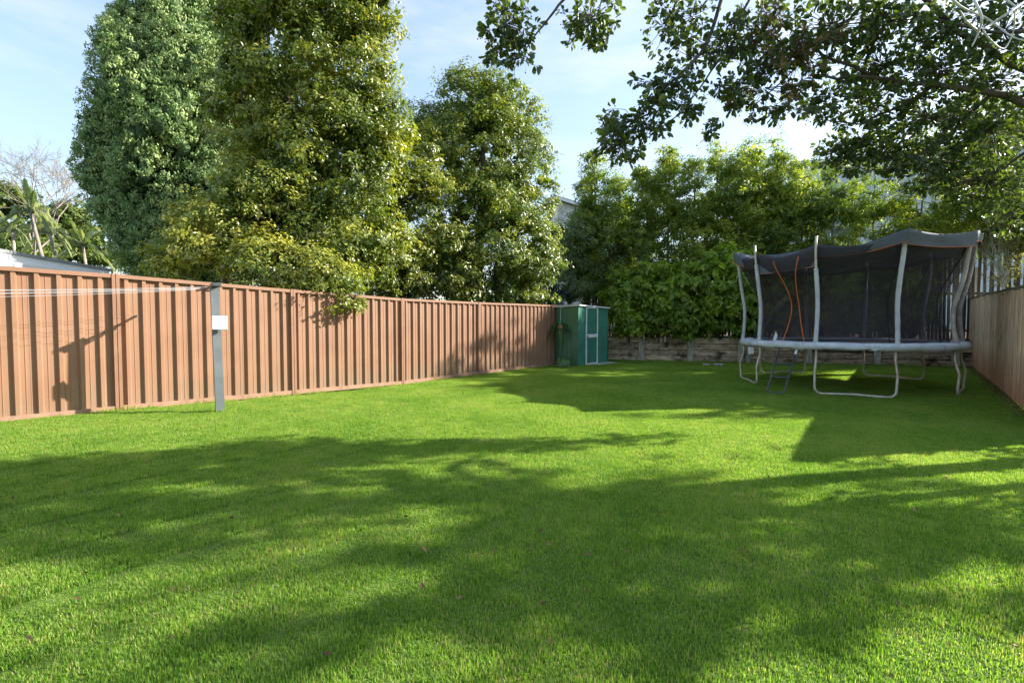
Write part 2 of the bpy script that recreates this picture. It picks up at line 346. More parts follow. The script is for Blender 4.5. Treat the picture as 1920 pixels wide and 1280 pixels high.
def foliage(name, parent, C, U, cr, per, ln, wd, mat, flat=.7, droop=.2, upw=.35, tiptint=.35, six=False, rnd=.42, keep=None, tbase=.43):
    """C clump centres, U outward dirs, cr clump radius, per leaves each"""
    n = len(C); k = n * per
    ci = np.repeat(np.arange(n), per); u = unit(k); r = RNG.random(k) ** .45
    s = cr * np.repeat(RNG.uniform(.55, 1.45, n), per)
    nk = max(1, per // 13); kid = ci * nk + RNG.integers(0, nk, k)
    ku = unit(n * nk)[kid]; kr = (RNG.random(n * nk) ** .4)[kid]
    off = ku * (s * kr)[:, None] + u * (r * s * .34)[:, None]; off[:, 2] *= flat
    u = u * .7 + ku * .75; r = kr
    P = C[ci] + off
    Nn = u * .8 + U[ci] * .5 + np.array([0, 0, upw]) + RNG.normal(size=(k, 3)) * rnd
    Ax = u * .6 + RNG.normal(size=(k, 3)) * .6 + np.array([0, 0, -droop])
    ctint = np.repeat(RNG.normal(0, .10, n), per)
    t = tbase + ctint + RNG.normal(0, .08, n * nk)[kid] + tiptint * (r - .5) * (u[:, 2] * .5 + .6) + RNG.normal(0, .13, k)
    ins = np.repeat(INNER(C), per) if len(C) else 1
    cs = np.repeat(RNG.uniform(.78, 1.25, n), per); ins = ins * cs
    L_ = SZ * ln * RNG.uniform(.6, 1.3, k) * ins; W_ = SZ * wd * RNG.uniform(.7, 1.25, k) * ins
    if keep is not None:
        m = keep(P); P, Nn, Ax, L_, W_, t = P[m], Nn[m], Ax[m], L_[m], W_[m], t[m]
    o = bpy.data.objects.new(name, leaf_mesh(name, P, Nn, Ax, L_, W_, np.clip(t, 0, 1), mat, six=six)); link(o, parent); o['kind'] = 'stuff'
    return o
def wiggle(a, b, n, amp, sag=0):
    a = Vector(a); b = Vector(b); pts = []; ph = random.random() * 50
    for i in range(n + 1):
        t = i / n; p = a.lerp(b, t)
        k = math.sin(math.pi * t)
        p += Vector((noise.noise(Vector((t * 3, ph, 0))), noise.noise(Vector((t * 3, ph, 9))), noise.noise(Vector((t * 3, ph, 5))) * .5)) * amp * (k + .15 * t) + Vector((0, 0, -sag * k))
        pts.append(p)
    return pts
def tree(name, label, cat, base, trunk_top, tr, ells, nclump, per, cr, ln, wd, lmat, bmat, nlimb=7, ntwig=26, group=None, extra_trunks=(), keep=None, **kw):
    """trunk, limbs and leafy crown; everything in world metres, the Empty stands at the trunk's foot"""
    base = Vector(base); root = thing(name, label, cat, base, 0, group)
    ells = [(e[0] - base.x, e[1] - base.y, e[2] - base.z, e[3], e[4], e[5]) for e in ells]
    top = Vector(trunk_top) - base
    tp = wiggle((0, 0, -.1), top, 9, .35 * tr * 4)
    MB().tube(tp, [tr * (1.25 - .95 * i / 9) for i in range(10)], 9).build('trunk', bmat, root, True)
    for (bx, by, tx, ty, tz, r_) in extra_trunks:
        q = wiggle((bx - base.x, by - base.y, -.1), (tx - base.x, ty - base.y, tz - base.z), 8, .5)
        MB().tube(q, [r_ * (1.2 - .9 * i / 8) for i in range(9)], 8).build('trunk', bmat, root, True); tp = tp + q
    C, U = clumps_in(ells, nclump)
    idx = RNG.choice(len(C), min(nlimb + ntwig, len(C)), replace=False)
    tw = MB()
    for j, i in enumerate(idx):
        c = Vector(C[i]); cand = [p for p in tp[2:] if p.z < c.z + .2] or tp[2:4]
        s = min(cand, key=lambda p: (p - c).length + random.random() * .8)
        pts = wiggle(s, c, 7, .12 * (c - s).length, -.04 * (c - s).length)
        if j < nlimb: MB().tube(pts, [tr * .42 * (1 - .85 * q / 7) for q in range(8)], 6).build('limb', bmat, root, True)
        else: tw.tube(pts, [tr * .2 * (1 - .8 * q / 7) for q in range(8)], 4)
    if tw.v: tw.build('twigs', bmat, root, kind='stuff')
    kp = None
    if keep is not None: kp = lambda P: keep(P + np.array(base))
    foliage('crown', root, C, U, cr, per, ln, wd, lmat, keep=kp, **kw)
    return root
def el(px, py, Y, rx, rz, ry=None):
    """ellipsoid seen centred on pixel (px,py) at Y; rx,rz in photo pixels"""
    t0, t1 = math.atan((px - rx - 960) / F), math.atan((px + rx - 960) / F); tm_, h = (t0 + t1) / 2, (t1 - t0) / 2
    p = at(960 + F * math.tan(tm_), py, Y); a = Y / math.cos(tm_) * math.sin(h); c = rz / F * Y
    return (p.x, p.y, p.z, a, ry if ry else a, c)

# ================================================================== SETTING
def sheet(name, xs, ys, hf, mat, **k):
    b = MB(); nx = len(xs)
    b.v = [(x, y, hf(x, y)) for y in ys for x in xs]
    b.f = [(j * nx + i, j * nx + i + 1, (j + 1) * nx + i + 1, (j + 1) * nx + i) for j in range(len(ys) - 1) for i in range(nx - 1)]
    return b.build(name, mat, None, True, **k)
far = noisemat('far_ground', (.05, .07, .025), (.1, .11, .05), .5, .95, 0)
b = MB(); b.add([(-900, -900, -.35), (900, -900, -.35), (900, 1500, -.35), (-900, 1500, -.35)], [(0, 1, 2, 3)]); b.build('terrain', far, None, kind='structure')
M_lawn = noisemat('lawn_soil', (.07, .11, .015), (.11, .17, .025), 9, .95, .5, 60, stains=[((.07, .06, .03), 5, .62, .8, (1, 1, 1))])
sheet('lawn', np.linspace(-14, 18, 81), np.linspace(-3, 20, 60), gz, M_lawn, kind='structure')

# grass: a half-metre patch of blades repeated over the yard by geometry nodes
def grass():
    TS = .5; nb = 7500
    bx = RNG.uniform(-TS / 2 - .01, TS / 2 + .01, nb); by = RNG.uniform(-TS / 2 - .01, TS / 2 + .01, nb)
    yaw = RNG.uniform(0, 2 * np.pi, nb); lean = np.abs(RNG.normal(.45, .45, nb)).clip(0, 1.3)
    ln = RNG.uniform(.012, .026, nb) * (1 + .35 * np.array([noise.noise(Vector((x * 9, y * 9, 3))) for x, y in zip(bx, by)]))
    long_ = RNG.random(nb) < .008; ln[long_] *= 1.5
    wd = RNG.uniform(.0011, .0022, nb)
    dx, dy = np.cos(yaw), np.sin(yaw); sx, sy = -dy, dx
    r1 = ln * .55; h1 = r1 * np.cos(lean * .6); o1 = r1 * np.sin(lean * .6)
    h2 = h1 + ln * .45 * np.cos(lean * 1.5); o2 = o1 + ln * .45 * np.sin(lean * 1.5)
    z0 = np.zeros(nb) - .004
    V = np.stack([np.stack([bx - sx * wd, by - sy * wd, z0], 1), np.stack([bx + sx * wd, by + sy * wd, z0], 1),
                  np.stack([bx + dx * o1 - sx * wd * .8, by + dy * o1 - sy * wd * .8, h1], 1), np.stack([bx + dx * o1 + sx * wd * .8, by + dy * o1 + sy * wd * .8, h1], 1),
                  np.stack([bx + dx * o2, by + dy * o2, h2], 1)], 1).reshape(-1, 3)
    T = np.array([(0, 1, 3), (0, 3, 2), (2, 3, 4)]); I = (np.arange(nb)[:, None, None] * 5 + T[None]).reshape(-1)
    pts = []
    s = -3.0
    while s < 19:
        v = -8.0 + TS / 2
        while v < 7:
            c = D * s + NV * v
            if -1.0 < c.y < 18 and abs(c.x) < 1.15 * max(c.y, .3) + 1.2 and c.y > .7: pts.append((c.x, c.y, gz(c.x, c.y)))
            v += TS
        s += TS
    nv = len(V); V = np.vstack([V, np.array(pts)])
    me = bpy.data.meshes.new('grass'); me.vertices.add(len(V)); me.vertices.foreach_set('co', V.astype(np.float32).ravel())
    me.loops.add(len(I)); me.loops.foreach_set('vertex_index', I.astype(np.int32))
    me.polygons.add(nb * 3); me.polygons.foreach_set('loop_start', (np.arange(nb * 3) * 3).astype(np.int32))
    tint = np.concatenate([np.repeat(RNG.beta(2.2, 2.6, nb), 5), np.zeros(len(pts))])
    dry = np.repeat(RNG.random(nb) < .08, 5); tint[:nv][dry] = 1.0
    a = me.attributes.new('tint', 'FLOAT', 'POINT'); a.data.foreach_set('value', tint.astype(np.float32))
    a = me.attributes.new('spot', 'FLOAT', 'POINT'); a.data.foreach_set('value', np.concatenate([np.zeros(nv), np.ones(len(pts))]).astype(np.float32))
    m, t, p = base_mat('grass_blade', .5, .35)
    at_ = N(t, 'ShaderNodeAttribute', attribute_name='tint'); g = N(t, 'ShaderNodeNewGeometry')
    r = N(t, 'ShaderNodeValToRGB'); e = r.color_ramp.elements
    e[0].color = (.11, .215, .026, 1); e[0].position = .1; e[1].color = (.42, .37, .17, 1); e[1].position = 1
    for pos, c in ((.5, (.20, .36, .042)), (.82, (.32, .44, .075))):
        q = e.new(pos); q.color = (*c, 1)
    nz1 = N(t, 'ShaderNodeTexNoise'); nz1.inputs['Scale'].default_value = .9; nz1.inputs['Detail'].default_value = 4
    nz2 = N(t, 'ShaderNodeTexNoise'); nz2.inputs['Scale'].default_value = 7; nz2.inputs['Detail'].default_value = 3
    t.links.new(g.outputs['Position'], nz1.inputs['Vector']); t.links.new(g.outputs['Position'], nz2.inputs['Vector'])
    a1 = N(t, 'ShaderNodeMath', operation='MULTIPLY_ADD'); a1.inputs[1].default_value = 1.1; a1.inputs[2].default_value = -.55; t.links.new(nz1.outputs['Fac'], a1.inputs[0])
    a2 = N(t, 'ShaderNodeMath', operation='MULTIPLY_ADD'); a2.inputs[1].default_value = .8; a2.inputs[2].default_value = -.4; t.links.new(nz2.outputs['Fac'], a2.inputs[0])
    s1 = N(t, 'ShaderNodeMath', operation='ADD'); t.links.new(a1.outputs[0], s1.inputs[0]); t.links.new(a2.outputs[0], s1.inputs[1])
    s2 = N(t, 'ShaderNodeMath', operation='ADD', use_clamp=True); t.links.new(s1.outputs[0], s2.inputs[0]); t.links.new(at_.outputs['Fac'], s2.inputs[1])
    t.links.new(s2.outputs[0], r.inputs[0]); t.links.new(r.outputs[0], p.inputs['Base Color'])
    tr = N(t, 'ShaderNodeBsdfTranslucent'); mm = N(t, 'ShaderNodeMixRGB', blend_type='MULTIPLY'); mm.inputs['Fac'].default_value = 1; mm.inputs['Color2'].default_value = (1.5, 1.5, .8, 1)
    t.links.new(r.outputs[0], mm.inputs['Color1']); t.links.new(mm.outputs[0], tr.inputs['Color'])
    ms = N(t, 'ShaderNodeMixShader'); ms.inputs[0].default_value = .5
    t.links.new(p.outputs[0], ms.inputs[1]); t.links.new(tr.outputs[0], ms.inputs[2]); t.links.new(ms.outputs[0], t.nodes['Material Output'].inputs['Surface'])
    me.materials.append(m); me.update(calc_edges=True)
    o = bpy.data.objects.new('grass', me); link(o); o['kind'] = 'stuff'; o['label'] = 'short bright green grass covering the whole back lawn'; o['category'] = 'grass'
    ng = bpy.data.node_groups.new('grass_nodes', 'GeometryNodeTree')
    ng.interface.new_socket('Geometry', in_out='INPUT', socket_type='NodeSocketGeometry'); ng.interface.new_socket('Geometry', in_out='OUTPUT', socket_type='NodeSocketGeometry')
    gi = N(ng, 'NodeGroupInput'); go = N(ng, 'NodeGroupOutput')
    na = N(ng, 'GeometryNodeInputNamedAttribute', data_type='FLOAT'); na.inputs['Name'].default_value = 'spot'
    cmp_ = N(ng, 'FunctionNodeCompare', data_type='FLOAT', operation='GREATER_THAN'); cmp_.inputs[1].default_value = .5
    sp = N(ng, 'GeometryNodeSeparateGeometry', domain='POINT'); ip = N(ng, 'GeometryNodeInstanceOnPoints')
    rv = N(ng, 'FunctionNodeRandomValue', data_type='INT'); rv.inputs['Min'].default_value = 0; rv.inputs['Max'].default_value = 3
    mu = N(ng, 'ShaderNodeMath', operation='MULTIPLY_ADD'); mu.inputs[1].default_value = math.pi / 2; mu.inputs[2].default_value = math.atan2(D.y, D.x)
    cx = N(ng, 'ShaderNodeCombineXYZ'); rs = N(ng, 'FunctionNodeRandomValue', data_type='FLOAT'); rs.inputs[2].default_value = .85; rs.inputs[3].default_value = 1.2
    cs = N(ng, 'ShaderNodeCombineXYZ'); cs.inputs[0].default_value = 1.02; cs.inputs[1].default_value = 1.02
    l = ng.links.new
    l(gi.outputs[0], sp.inputs['Geometry']); l(na.outputs['Attribute'], cmp_.inputs[0]); l(cmp_.outputs[0], sp.inputs['Selection'])
    l(sp.outputs[0], ip.inputs['Points']); l(sp.outputs[1], ip.inputs['Instance'])
    ri = [q for q in rv.outputs if q.enabled][0]
    l(ri, mu.inputs[0]); l(mu.outputs[0], cx.inputs[2]); l(cx.outputs[0], ip.inputs['Rotation'])
    l([q for q in rs.outputs if q.enabled][0], cs.inputs[2]); l(cs.outputs[0], ip.inputs['Scale']); l(ip.outputs[0], go.inputs[0])
    md = o.modifiers.new('grass', 'NODES'); md.node_group = ng
grass()

# ------------------------------------------------------------------ left steel fence
WF = -8.05
def fY(px):
    t = (px - 960) / F; return WF / (NV.x * t + NV.y)
def flat(v): return Vector((v.x, v.y, 0))
J = [(214, 515, 771.5), (546, 543.5, 740), (752, 560, 721), (896, 567, 702), (1034, 572, 685.5)]
joints = []
for px, yt, yb in J:
    Y = fY(px); a = at(px, yt, Y); c = at(px, yb, Y); joints.append((flat(a), c.z, a.z))
p0 = joints[0][0]
pre = [(p0 - D * 2.42 * k, min(.17, joints[0][1] + .03 * k), joints[0][2] + .03 * k) for k in (3, 2, 1)]
joints = pre + joints
last = joints[-1]; joints.append((last[0] + D * 2.6, last[1], last[2]))
fence = thing('steel_fence', 'terracotta ribbed steel boundary fence running along the left side of the lawn', 'fence', joints[0][0])
fo = joints[0][0]
OUT = NV    # towards the yard
for i in range(len(joints) - 1):
    (a, az, ah), (c, cz, ch) = joints[i], joints[i + 1]
    Lg = (c - a).length; n = max(10, round((Lg - .08) / .196)); pit = (Lg - .08) / n
    prof = [(0, 0), (.040, 0), (.058, .036), (.096, .036), (.114, 0), (.152, 0), (.155, .004), (.162, .004), (.165, 0)]
    prof = [(u * pit / .196, v) for u, v in prof]
    for sh in range(3):
        k0, k1 = round(n * sh / 3), round(n * (sh + 1) / 3); b = MB(); row = []
        for k in range(k0, k1):
            for (u, v) in prof: row.append((.04 + k * pit + u, v))
        row.append((.04 + k1 * pit, 0))
        for (u, v) in row:
            t = u / Lg; q = a + D * u + OUT * (v + .002 * sh) - fo
            b.v.append((q.x, q.y, az + (cz - az) * t + .075)); b.v.append((q.x, q.y, ah + (ch - ah) * t - .035))
        b.f = [(2 * j, 2 * j + 2, 2 * j + 3, 2 * j + 1) for j in range(len(row) - 1)]
        b.build('ribbed_sheet', M_fence, fence)
    for nm, z0, z1, mt in (('bottom_rail', .015, .085, M_frail), ('top_rail', -.045, .004, M_fpost)):
        b = MB(); hz = 0 if nm == 'bottom_rail' else 1
        pa = (az, cz) if hz == 0 else (ah, ch)
        vs = []
        for q, zz in ((a + D * .035, pa[0]), (c - D * .035, pa[1])):
            for o_ in (-.012, .055):
                for z_ in (z0, z1): r_ = q + OUT * o_ - fo; vs.append((r_.x, r_.y, zz + z_))
        b.add(vs, [(0, 1, 3, 2), (4, 6, 7, 5), (0, 4, 5, 1), (2, 3, 7, 6), (1, 5, 7, 3), (0, 2, 6, 4)])
        b.build(nm, mt, fence)
for (a, az, ah) in joints:
    b = MB(); q = a - fo
    for s in (-1, 1):
        b.box((q.x + D.x * .022 * s + OUT.x * .02, q.y + D.y * .022 * s + OUT.y * .02, (az + ah) / 2 - .02), (.036, .085, ah - az + .06), math.atan2(D.y, D.x))
    b.box((q.x + OUT.x * .015, q.y + OUT.y * .015, (az + ah) / 2 - .02), (.02, .06, ah - az + .05), math.atan2(D.y, D.x))
    b.build('fence_post', M_fpost, fence)

# ------------------------------------------------------------------ clothesline
gp = at(413, 776, 6.4); tpn = at(402, 537, 6.42)
cl = thing('clothesline', 'dark grey steel clothesline post with short arm and white wires near the left fence', 'clothesline', gp)
ang = math.atan2(-.10, 1)
def loc(v): return Vector(v) - gp
top = loc(tpn)
b = MB(); RM = Matrix.Rotation(math.radians(40), 4, 'Z')
hw = .05; dd = .03
for z, o_ in ((-.05, Vector((0, 0, 0))), (1, Vector((top.x, top.y, 0)))):
    zz = -.05 if z < 0 else top.z
    for x, y in ((-hw, -dd), (hw, -dd), (hw, dd), (-hw, dd)):
        v = RM @ Vector((x, y, 0)); b.v.append((v.x + o_.x, v.y + o_.y, zz))
b.f = [(3, 2, 1, 0), (4, 5, 6, 7), (0, 1, 5, 4), (1, 2, 6, 5), (2, 3, 7, 6), (3, 0, 4, 7)]
post = b.build('post', M_grey, cl)
bxc = loc(at(408, 605, 6.36)); bxc.y = -.06 + top.y * .6; bxc.x += .03
MB().box((bxc.x, bxc.y, bxc.z), (.175, .05, .18), math.radians(38), bev=.006).build('meter_box', M_white, cl)
b = MB(); c0 = top + Vector((.02, -.02, 0))
b.box((c0.x + .01, c0.y, c0.z + .02), (.10, .20, .045), math.radians(40), bev=.004).build('arm_cap', M_dgrey, cl)
ad_ = Vector((-.80, .60, 0)).normalized()
a0 = top + Vector((-.03, 0, -.01)); a1 = a0 + ad_ * .50 + Vector((0, 0, -.02))
MB().tube([a0, a1], .018, 6).build('arm', M_rust, cl)
MB().tube([a0 + Vector((0, 0, -.05)), a0 + ad_ * .25 + Vector((0, 0, -.035))], .012, 6).build('arm_brace', M_dgrey, cl)
wd_ = -D
for k in range(5):
    s0 = a0 + ad_ * (.08 + .1 * k) + Vector((0, 0, .012 if k % 2 else -.012)); e0 = s0 + wd_ * 7.0 + Vector((0, 0, -.03 + .02 * k)); pts = []
    for i in range(15):
        t = i / 14; p = s0.lerp(e0, t); p.z -= .16 * math.sin(math.pi * t) * (1 + .15 * k); pts.append(p)
    MB().tube(pts, .0019, 4).build('wire', M_wire, cl)
for i in range(3):
    MB().tube([Vector((-.03 + .03 * i, -.045, .02)), Vector((-.03 + .03 * i, -.055, .02))], .008, 6).build('bolt', M_whitew, cl)
op = thing('line_end_post', 'grey post holding the near end of the clothesline wires', 'post', gp + wd_ * 7.0 + Vector((-.3, .25, 0)))
MB().box((0, 0, .84), (.11, .06, 1.72), 0).build('post', M_grey, op)
MB().box((0, 0, 1.73), (.9, .06, .05), math.radians(-37)).build('arm', M_rust, op)

# ------------------------------------------------------------------ green shed
P0 = at(1084.5, 687.5, 14.3); P0.z = 0
sh = thing('garden_shed', 'small green corrugated steel shed with white framed door at the fence end', 'shed', P0, math.atan2(D.y, D.x))
# local: x along D (front runs to the right), y away from the yard (-NV)
SW, SD = 1.86, .78; H0, H1 = 1.80, 1.76
def corr(p0, p1, z0, z1a, z1b, amp, pit, mat, name, out):
    b = MB(); p0 = Vector(p0); p1 = Vector(p1); Lg = (p1 - p0).length; n = max(2, int(Lg / pit)); u = (p1 - p0).normalized(); o_ = Vector(out)
    row = []
    for k in range(n):
        for f_, v in ((0, 0), (.55, 0), (.65, 1), (.9, 1)): row.append(((k + f_) / n * Lg, v * amp))
    row.append((Lg, 0))
    for s_, v in row:
        q = p0 + u * s_ + o_ * v; t = s_ / Lg; b.v += [(q.x, q.y, z0), (q.x, q.y, z1a + (z1b - z1a) * t)]
    b.f = [(2 * j, 2 * j + 2, 2 * j + 3, 2 * j + 1) for j in range(len(row) - 1)]
    return b.build(name, mat, sh)
dx0, dx1 = .40, 1.14      # door opening along the front
corr((0, 0, 0), (dx0, 0, 0), .0, H0, H0, .008, .11, M_green, 'wall_panel', (0, -1, 0))
corr((dx1, 0, 0), (SW, 0, 0), .0, H0, H1, .012, .11, M_green, 'wall_panel', (0, -1, 0))
corr((dx0, 0, 0), (dx1, 0, 0), H0 - .035, H0, H0, .0, .2, M_green, 'door_header', (0, -1, 0))
corr((0, SD, 0), (0, 0, 0), .0, H0 - .04, H0, .022, .13, M_greendk, 'side_wall', (-1, 0, 0))
corr((SW, 0, 0), (SW, SD, 0), .0, H1, H1 - .04, .022, .13, M_greendk, 'side_wall', (1, 0, 0))
corr((SW, SD, 0), (0, SD, 0), .0, H1, H0 - .04, .012, .13, M_greendk, 'back_wall', (0, 1, 0))
for x in (-.004, SW): MB().box((x, .012, .89), (.03, .035, 1.78)).build('corner_trim', M_green, sh)
door = MB().box(((dx0 + dx1) / 2, -.012, .89), (dx1 - dx0 - .02, .012, 1.70)).build('door', M_green, sh)
for x in (dx0 + .02, dx1 - .02): MB().box((x, -.026, .89), (.045, .03, 1.74), bev=.003).build('door_stile', M_whitew, door)
for z, h in ((1.755, .035), (.90, .10), (.045, .04)):
    MB().box(((dx0 + dx1) / 2, -.024, z), (dx1 - dx0 - .085, .026, h), bev=.003).build('door_rail', M_whitew, door)
for x in np.arange(dx0 + .14, dx1 - .08, .12): MB().box((x, -.021, .48), (.022, .006, .74)).build('door_rib', M_green, door); MB().box((x, -.021, 1.34), (.022, .006, .74)).build('door_rib', M_green, door)
MB().box((dx0 + .07, -.045, .89), (.10, .02, .03)).box((dx0 + .03, -.05, .83), (.03, .025, .05)).build('latch', M_rust, door)
b = MB(); e = .06
zt = .012
b.add([(-e, -e, H0), (SW + e, -e, H1 + .0), (SW + e, SD + .05, H1 - .035), (-e, SD + .05, H0 - .035), (-e, -e, H0 + .035), (SW + e, -e, H1 + .04), (SW + e, SD + .05, H1 + .0), (-e, SD + .05, H0)],
      [(3, 2, 1, 0), (4, 5, 6, 7), (0, 1, 5, 4), (1, 2, 6, 5), (2, 3, 7, 6), (3, 0, 4, 7)])
b.build('roof', M_whitew, sh)
for k in range(7): MB().box((.1 + k * .27, SD / 2, (H0 + .048 - .0015 * k * 10)), (.03, SD + .05, .02)).build('roof_rib', M_roofg, sh)
MB().box((dx1 + .2, -.14, .012), (1.1, .3, .035)).build('floor_slab', M_conc, sh)

def fern(root, cx, cy, cz, n, length, down, seedv, upw=.35, side=None):
    r = random.Random(seedv)
    for k in range(n):
        a = r.uniform(0, 2 * math.pi); l = length * r.uniform(.65, 1.1); pts = []
        d_ = Vector((math.cos(a), math.sin(a) * (.3 if down > 1 else 1), 0))
        if side is not None and d_.dot(side) < -.2: d_ = -d_
        for i in range(9):
            t = i / 8; pts.append(Vector((cx, cy, cz)) + d_ * l * ((.85 if down > 1 else .55) * t if down else .8 * t) + Vector((0, 0, l * (upw * t * (1 - t) * 2 - (down * t * t)))))
        P = []; Nn = []; Ax = []; ln = []
        for i in range(60):
            t = .1 + .9 * i / 60; f_ = t * 8; j = min(7, int(f_)); p = pts[j].lerp(pts[j + 1], f_ - j); tg = (pts[j + 1] - pts[j]).normalized()
            sd_ = tg.cross(Vector((0, 0, 1))); sd_ = sd_.normalized() if sd_.length > .01 else Vector((1, 0, 0))
            for s in (-1, 1):
                P.append(p); Nn.append(tg.cross(sd_ * s) * s + Vector((r.gauss(0, .3), r.gauss(0, .3), .2))); Ax.append(sd_ * s + tg * .35 + Vector((0, 0, -.25))); ln.append(.055 * math.sin(math.pi * min(1, t * .85 + .12)) + .012)
        me = leaf_mesh('frond', np.array(P), np.array(Nn), np.array(Ax), np.array(ln), np.array(ln) * .38, np.clip(RNG.normal(.45, .2, len(P)), 0, 1), L_fern)
        o = bpy.data.objects.new('frond', me); link(o, root)
hb = at(1050, 614, 14.35); hb = hb
hp = thing('hanging_fern', 'drooping fern in a round brown pot hanging on the green shed side', 'hanging plant', hb)
MB().ball((0, 0, 0), .088, 14, 10, .85, .08).build('pot', M_pot, hp, True)
MB().tube([(0, .0, .07), (.03, .03, .60)], .004, 4).build('hanger', M_whitew, hp)
fern(hp, 0, .09, .07, 18, .60, 1.25, 3, .5)
pb = at(1057, 684, 14.1); pb.z = .0
pp = thing('potted_fern', 'low fern around a small round pot on the ground beside the green shed', 'potted plant', pb)
MB().ball((0, 0, .09), .1, 14, 10, .9, .08).build('pot', M_pot, pp, True)
fern(pp, 0, .02, .12, 28, .52, .30, 5, .6)

# ------------------------------------------------------------------ retaining wall
WA = at(1140, 674, 17.0); WA.z = 0; WB = at(1830, 686, 14.3); WB.z = 0
wdir = (WB - WA).normalized(); wn = Vector((wdir.y, -wdir.x, 0))      # wn faces the lawn
wl = (WB - WA).length + .6
ret = thing('retaining_wall', 'dark stained timber sleeper retaining wall along the back of the lawn', 'retaining wall', WA)
wrz = math.atan2(wdir.y, wdir.x)
def onwall(px, yb=682):
    r = ray(px, yb); # intersect vertical plane of the wall
    o_ = -WA; den = r.x * wn.x + r.y * wn.y
    k = (WA.x * wn.x + WA.y * wn.y) / den; q = Vector((r.x * k, r.y * k, 0)); return (q - WA).dot(wdir)
posts = [onwall(x) for x in (1202, 1294, 1388, 1403, 1514, 1643, 1790)]
cuts = [0] + [posts[0], posts[1], (posts[2] + posts[3]) / 2, posts[4], posts[5], posts[6], wl]
for i in range(len(cuts) - 1):
    for c in range(4):
        x0, x1 = cuts[i] + .008, cuts[i + 1] - .008; jz = random.uniform(-.006, .006); jy = random.uniform(-.008, .008)
        m = Matrix.Rotation(wrz, 4, 'Z') @ Matrix.Translation((0, 0, 0)) @ Matrix.Rotation(random.uniform(-.004, .004), 4, 'Y')
        MB().box(((x0 + x1) / 2, .04 + jy, .10 + c * .205 + jz - .02), (x1 - x0, .075, .195), 0, m, bev=.01).build('sleeper', M_slp, ret)
for i, s in enumerate(posts):
    h = .84 if i not in (2,) else .8
    m = Matrix.Rotation(wrz, 4, 'Z')
    MB().box((s, -.045, h / 2), (.19 if i not in (3,) else .12, .09, h), 0, m, bev=.01).build('wall_post', M_slpost, ret)
# raised earth behind the wall
b = MB(); q0 = WA - wn * .08 - wdir * 6; q1 = WB - wn * .08 + wdir * 8
g = []
def eh(s, v): return .76 + .10 * noise.noise(Vector((s * .6, v * .6, 0))) + .02 * v
nx, ny = 60, 12
for j in range(ny + 1):
    for i in range(nx + 1):
        s = (q1 - q0).length * i / nx; v = 12 * j / ny; q = q0 + wdir * s - wn * v; g.append((q.x, q.y, eh(s, v)))
b.v = g; b.f = [(j * (nx + 1) + i, j * (nx + 1) + i + 1, (j + 1) * (nx + 1) + i + 1, (j + 1) * (nx + 1) + i) for j in range(ny) for i in range(nx)]
for i in range(nx):
    a_, c_ = b.v[i], b.v[i + 1]; b.add([(a_[0], a_[1], -.4), (c_[0], c_[1], -.4), c_, a_], [(0, 1, 2, 3)])
for j in range(ny):
    a_, c_ = b.v[j * (nx + 1) + nx], b.v[(j + 1) * (nx + 1) + nx]; b.add([(a_[0], a_[1], -.4), (c_[0], c_[1], -.4), c_, a_], [(0, 1, 2, 3)])
b.build('garden_bed', M_soil, None, True, kind='structure')
# leaf litter and mulch strips
def strip(name, pts, wdt, mat, n, lab, lm=L_brown, ln=.04):
    P = []
    for _ in range(n):
        k = random.randrange(len(pts) - 1); p = Vector(pts[k]).lerp(Vector(pts[k + 1]), random.random()); v = abs(random.gauss(0, wdt))
        dd_ = (Vector(pts[k + 1]) - Vector(pts[k])).normalized(); s_ = Vector((dd_.y, -dd_.x, 0)) * v * (1 if name != 'leaf_litter' else 1)
        q = p + s_; P.append((q.x, q.y, gz(q.x, q.y) + .012 + random.random() * .02))
    P = np.array(P); k = len(P)
    me = leaf_mesh(name, P, RNG.normal(0, .35, (k, 3)) + np.array([0, 0, 1]), RNG.normal(size=(k, 3)), RNG.uniform(.5, 1.2, k) * ln, RNG.uniform(.3, .6, k) * ln, RNG.random(k), lm)
    o = bpy.data.objects.new(name, me); link(o); meta(o, lab, 'leaf litter', None, 'stuff')

def tufts(name, segs, n, lab):
    P = []
    for _ in range(n):
        a_, c_, off = random.choices(segs, weights=[(Vector(q[1]) - Vector(q[0])).length for q in segs])[0]
        p = Vector(a_).lerp(Vector(c_), random.random()); dd_ = (Vector(c_) - Vector(a_)).normalized(); q = p + Vector((dd_.y, -dd_.x, 0)) * (off * abs(random.gauss(0, 1)))
        if noise.noise(q * 1.7) < -.12 + random.random() * .3: continue
        P.append((q.x, q.y, gz(q.x, q.y) - .005))
    P = np.array(P); k = len(P); Ax = RNG.normal(0, .5, (k, 3)); Ax[:, 2] = 1
    me = leaf_mesh(name, P, RNG.normal(size=(k, 3)) * np.array([1, 1, .3]), Ax, RNG.uniform(.03, .10, k), RNG.uniform(.003, .007, k), np.clip(RNG.normal(.5, .25, k), 0, 1), L_tuft)
    o = bpy.data.objects.new(name, me); link(o); meta(o, lab, 'grass', None, 'stuff')
L_tuft = leafmat('tuft_blade', (.10, .19, .02), (.20, .32, .035), (.42, .38, .15), .5, .45, spec=.3)
fa, fb = joints[1][0], joints[-2][0]
tufts('grass_tufts', [(tuple(fa + OUT * .05), tuple(fb + OUT * .05), .05), (tuple(WA + wn * .03), tuple(WB + wn * .03), .06), (tuple(P0 - D * .0), tuple(P0 + D * SW), .03), (tuple(P0), tuple(P0 - NV * SD), -.04), ((-3.95, 6.3, 0), (-3.75, 6.5, 0), .04)], 9000, 'longer untrimmed grass tufts along the foot of the fence, shed and wall')
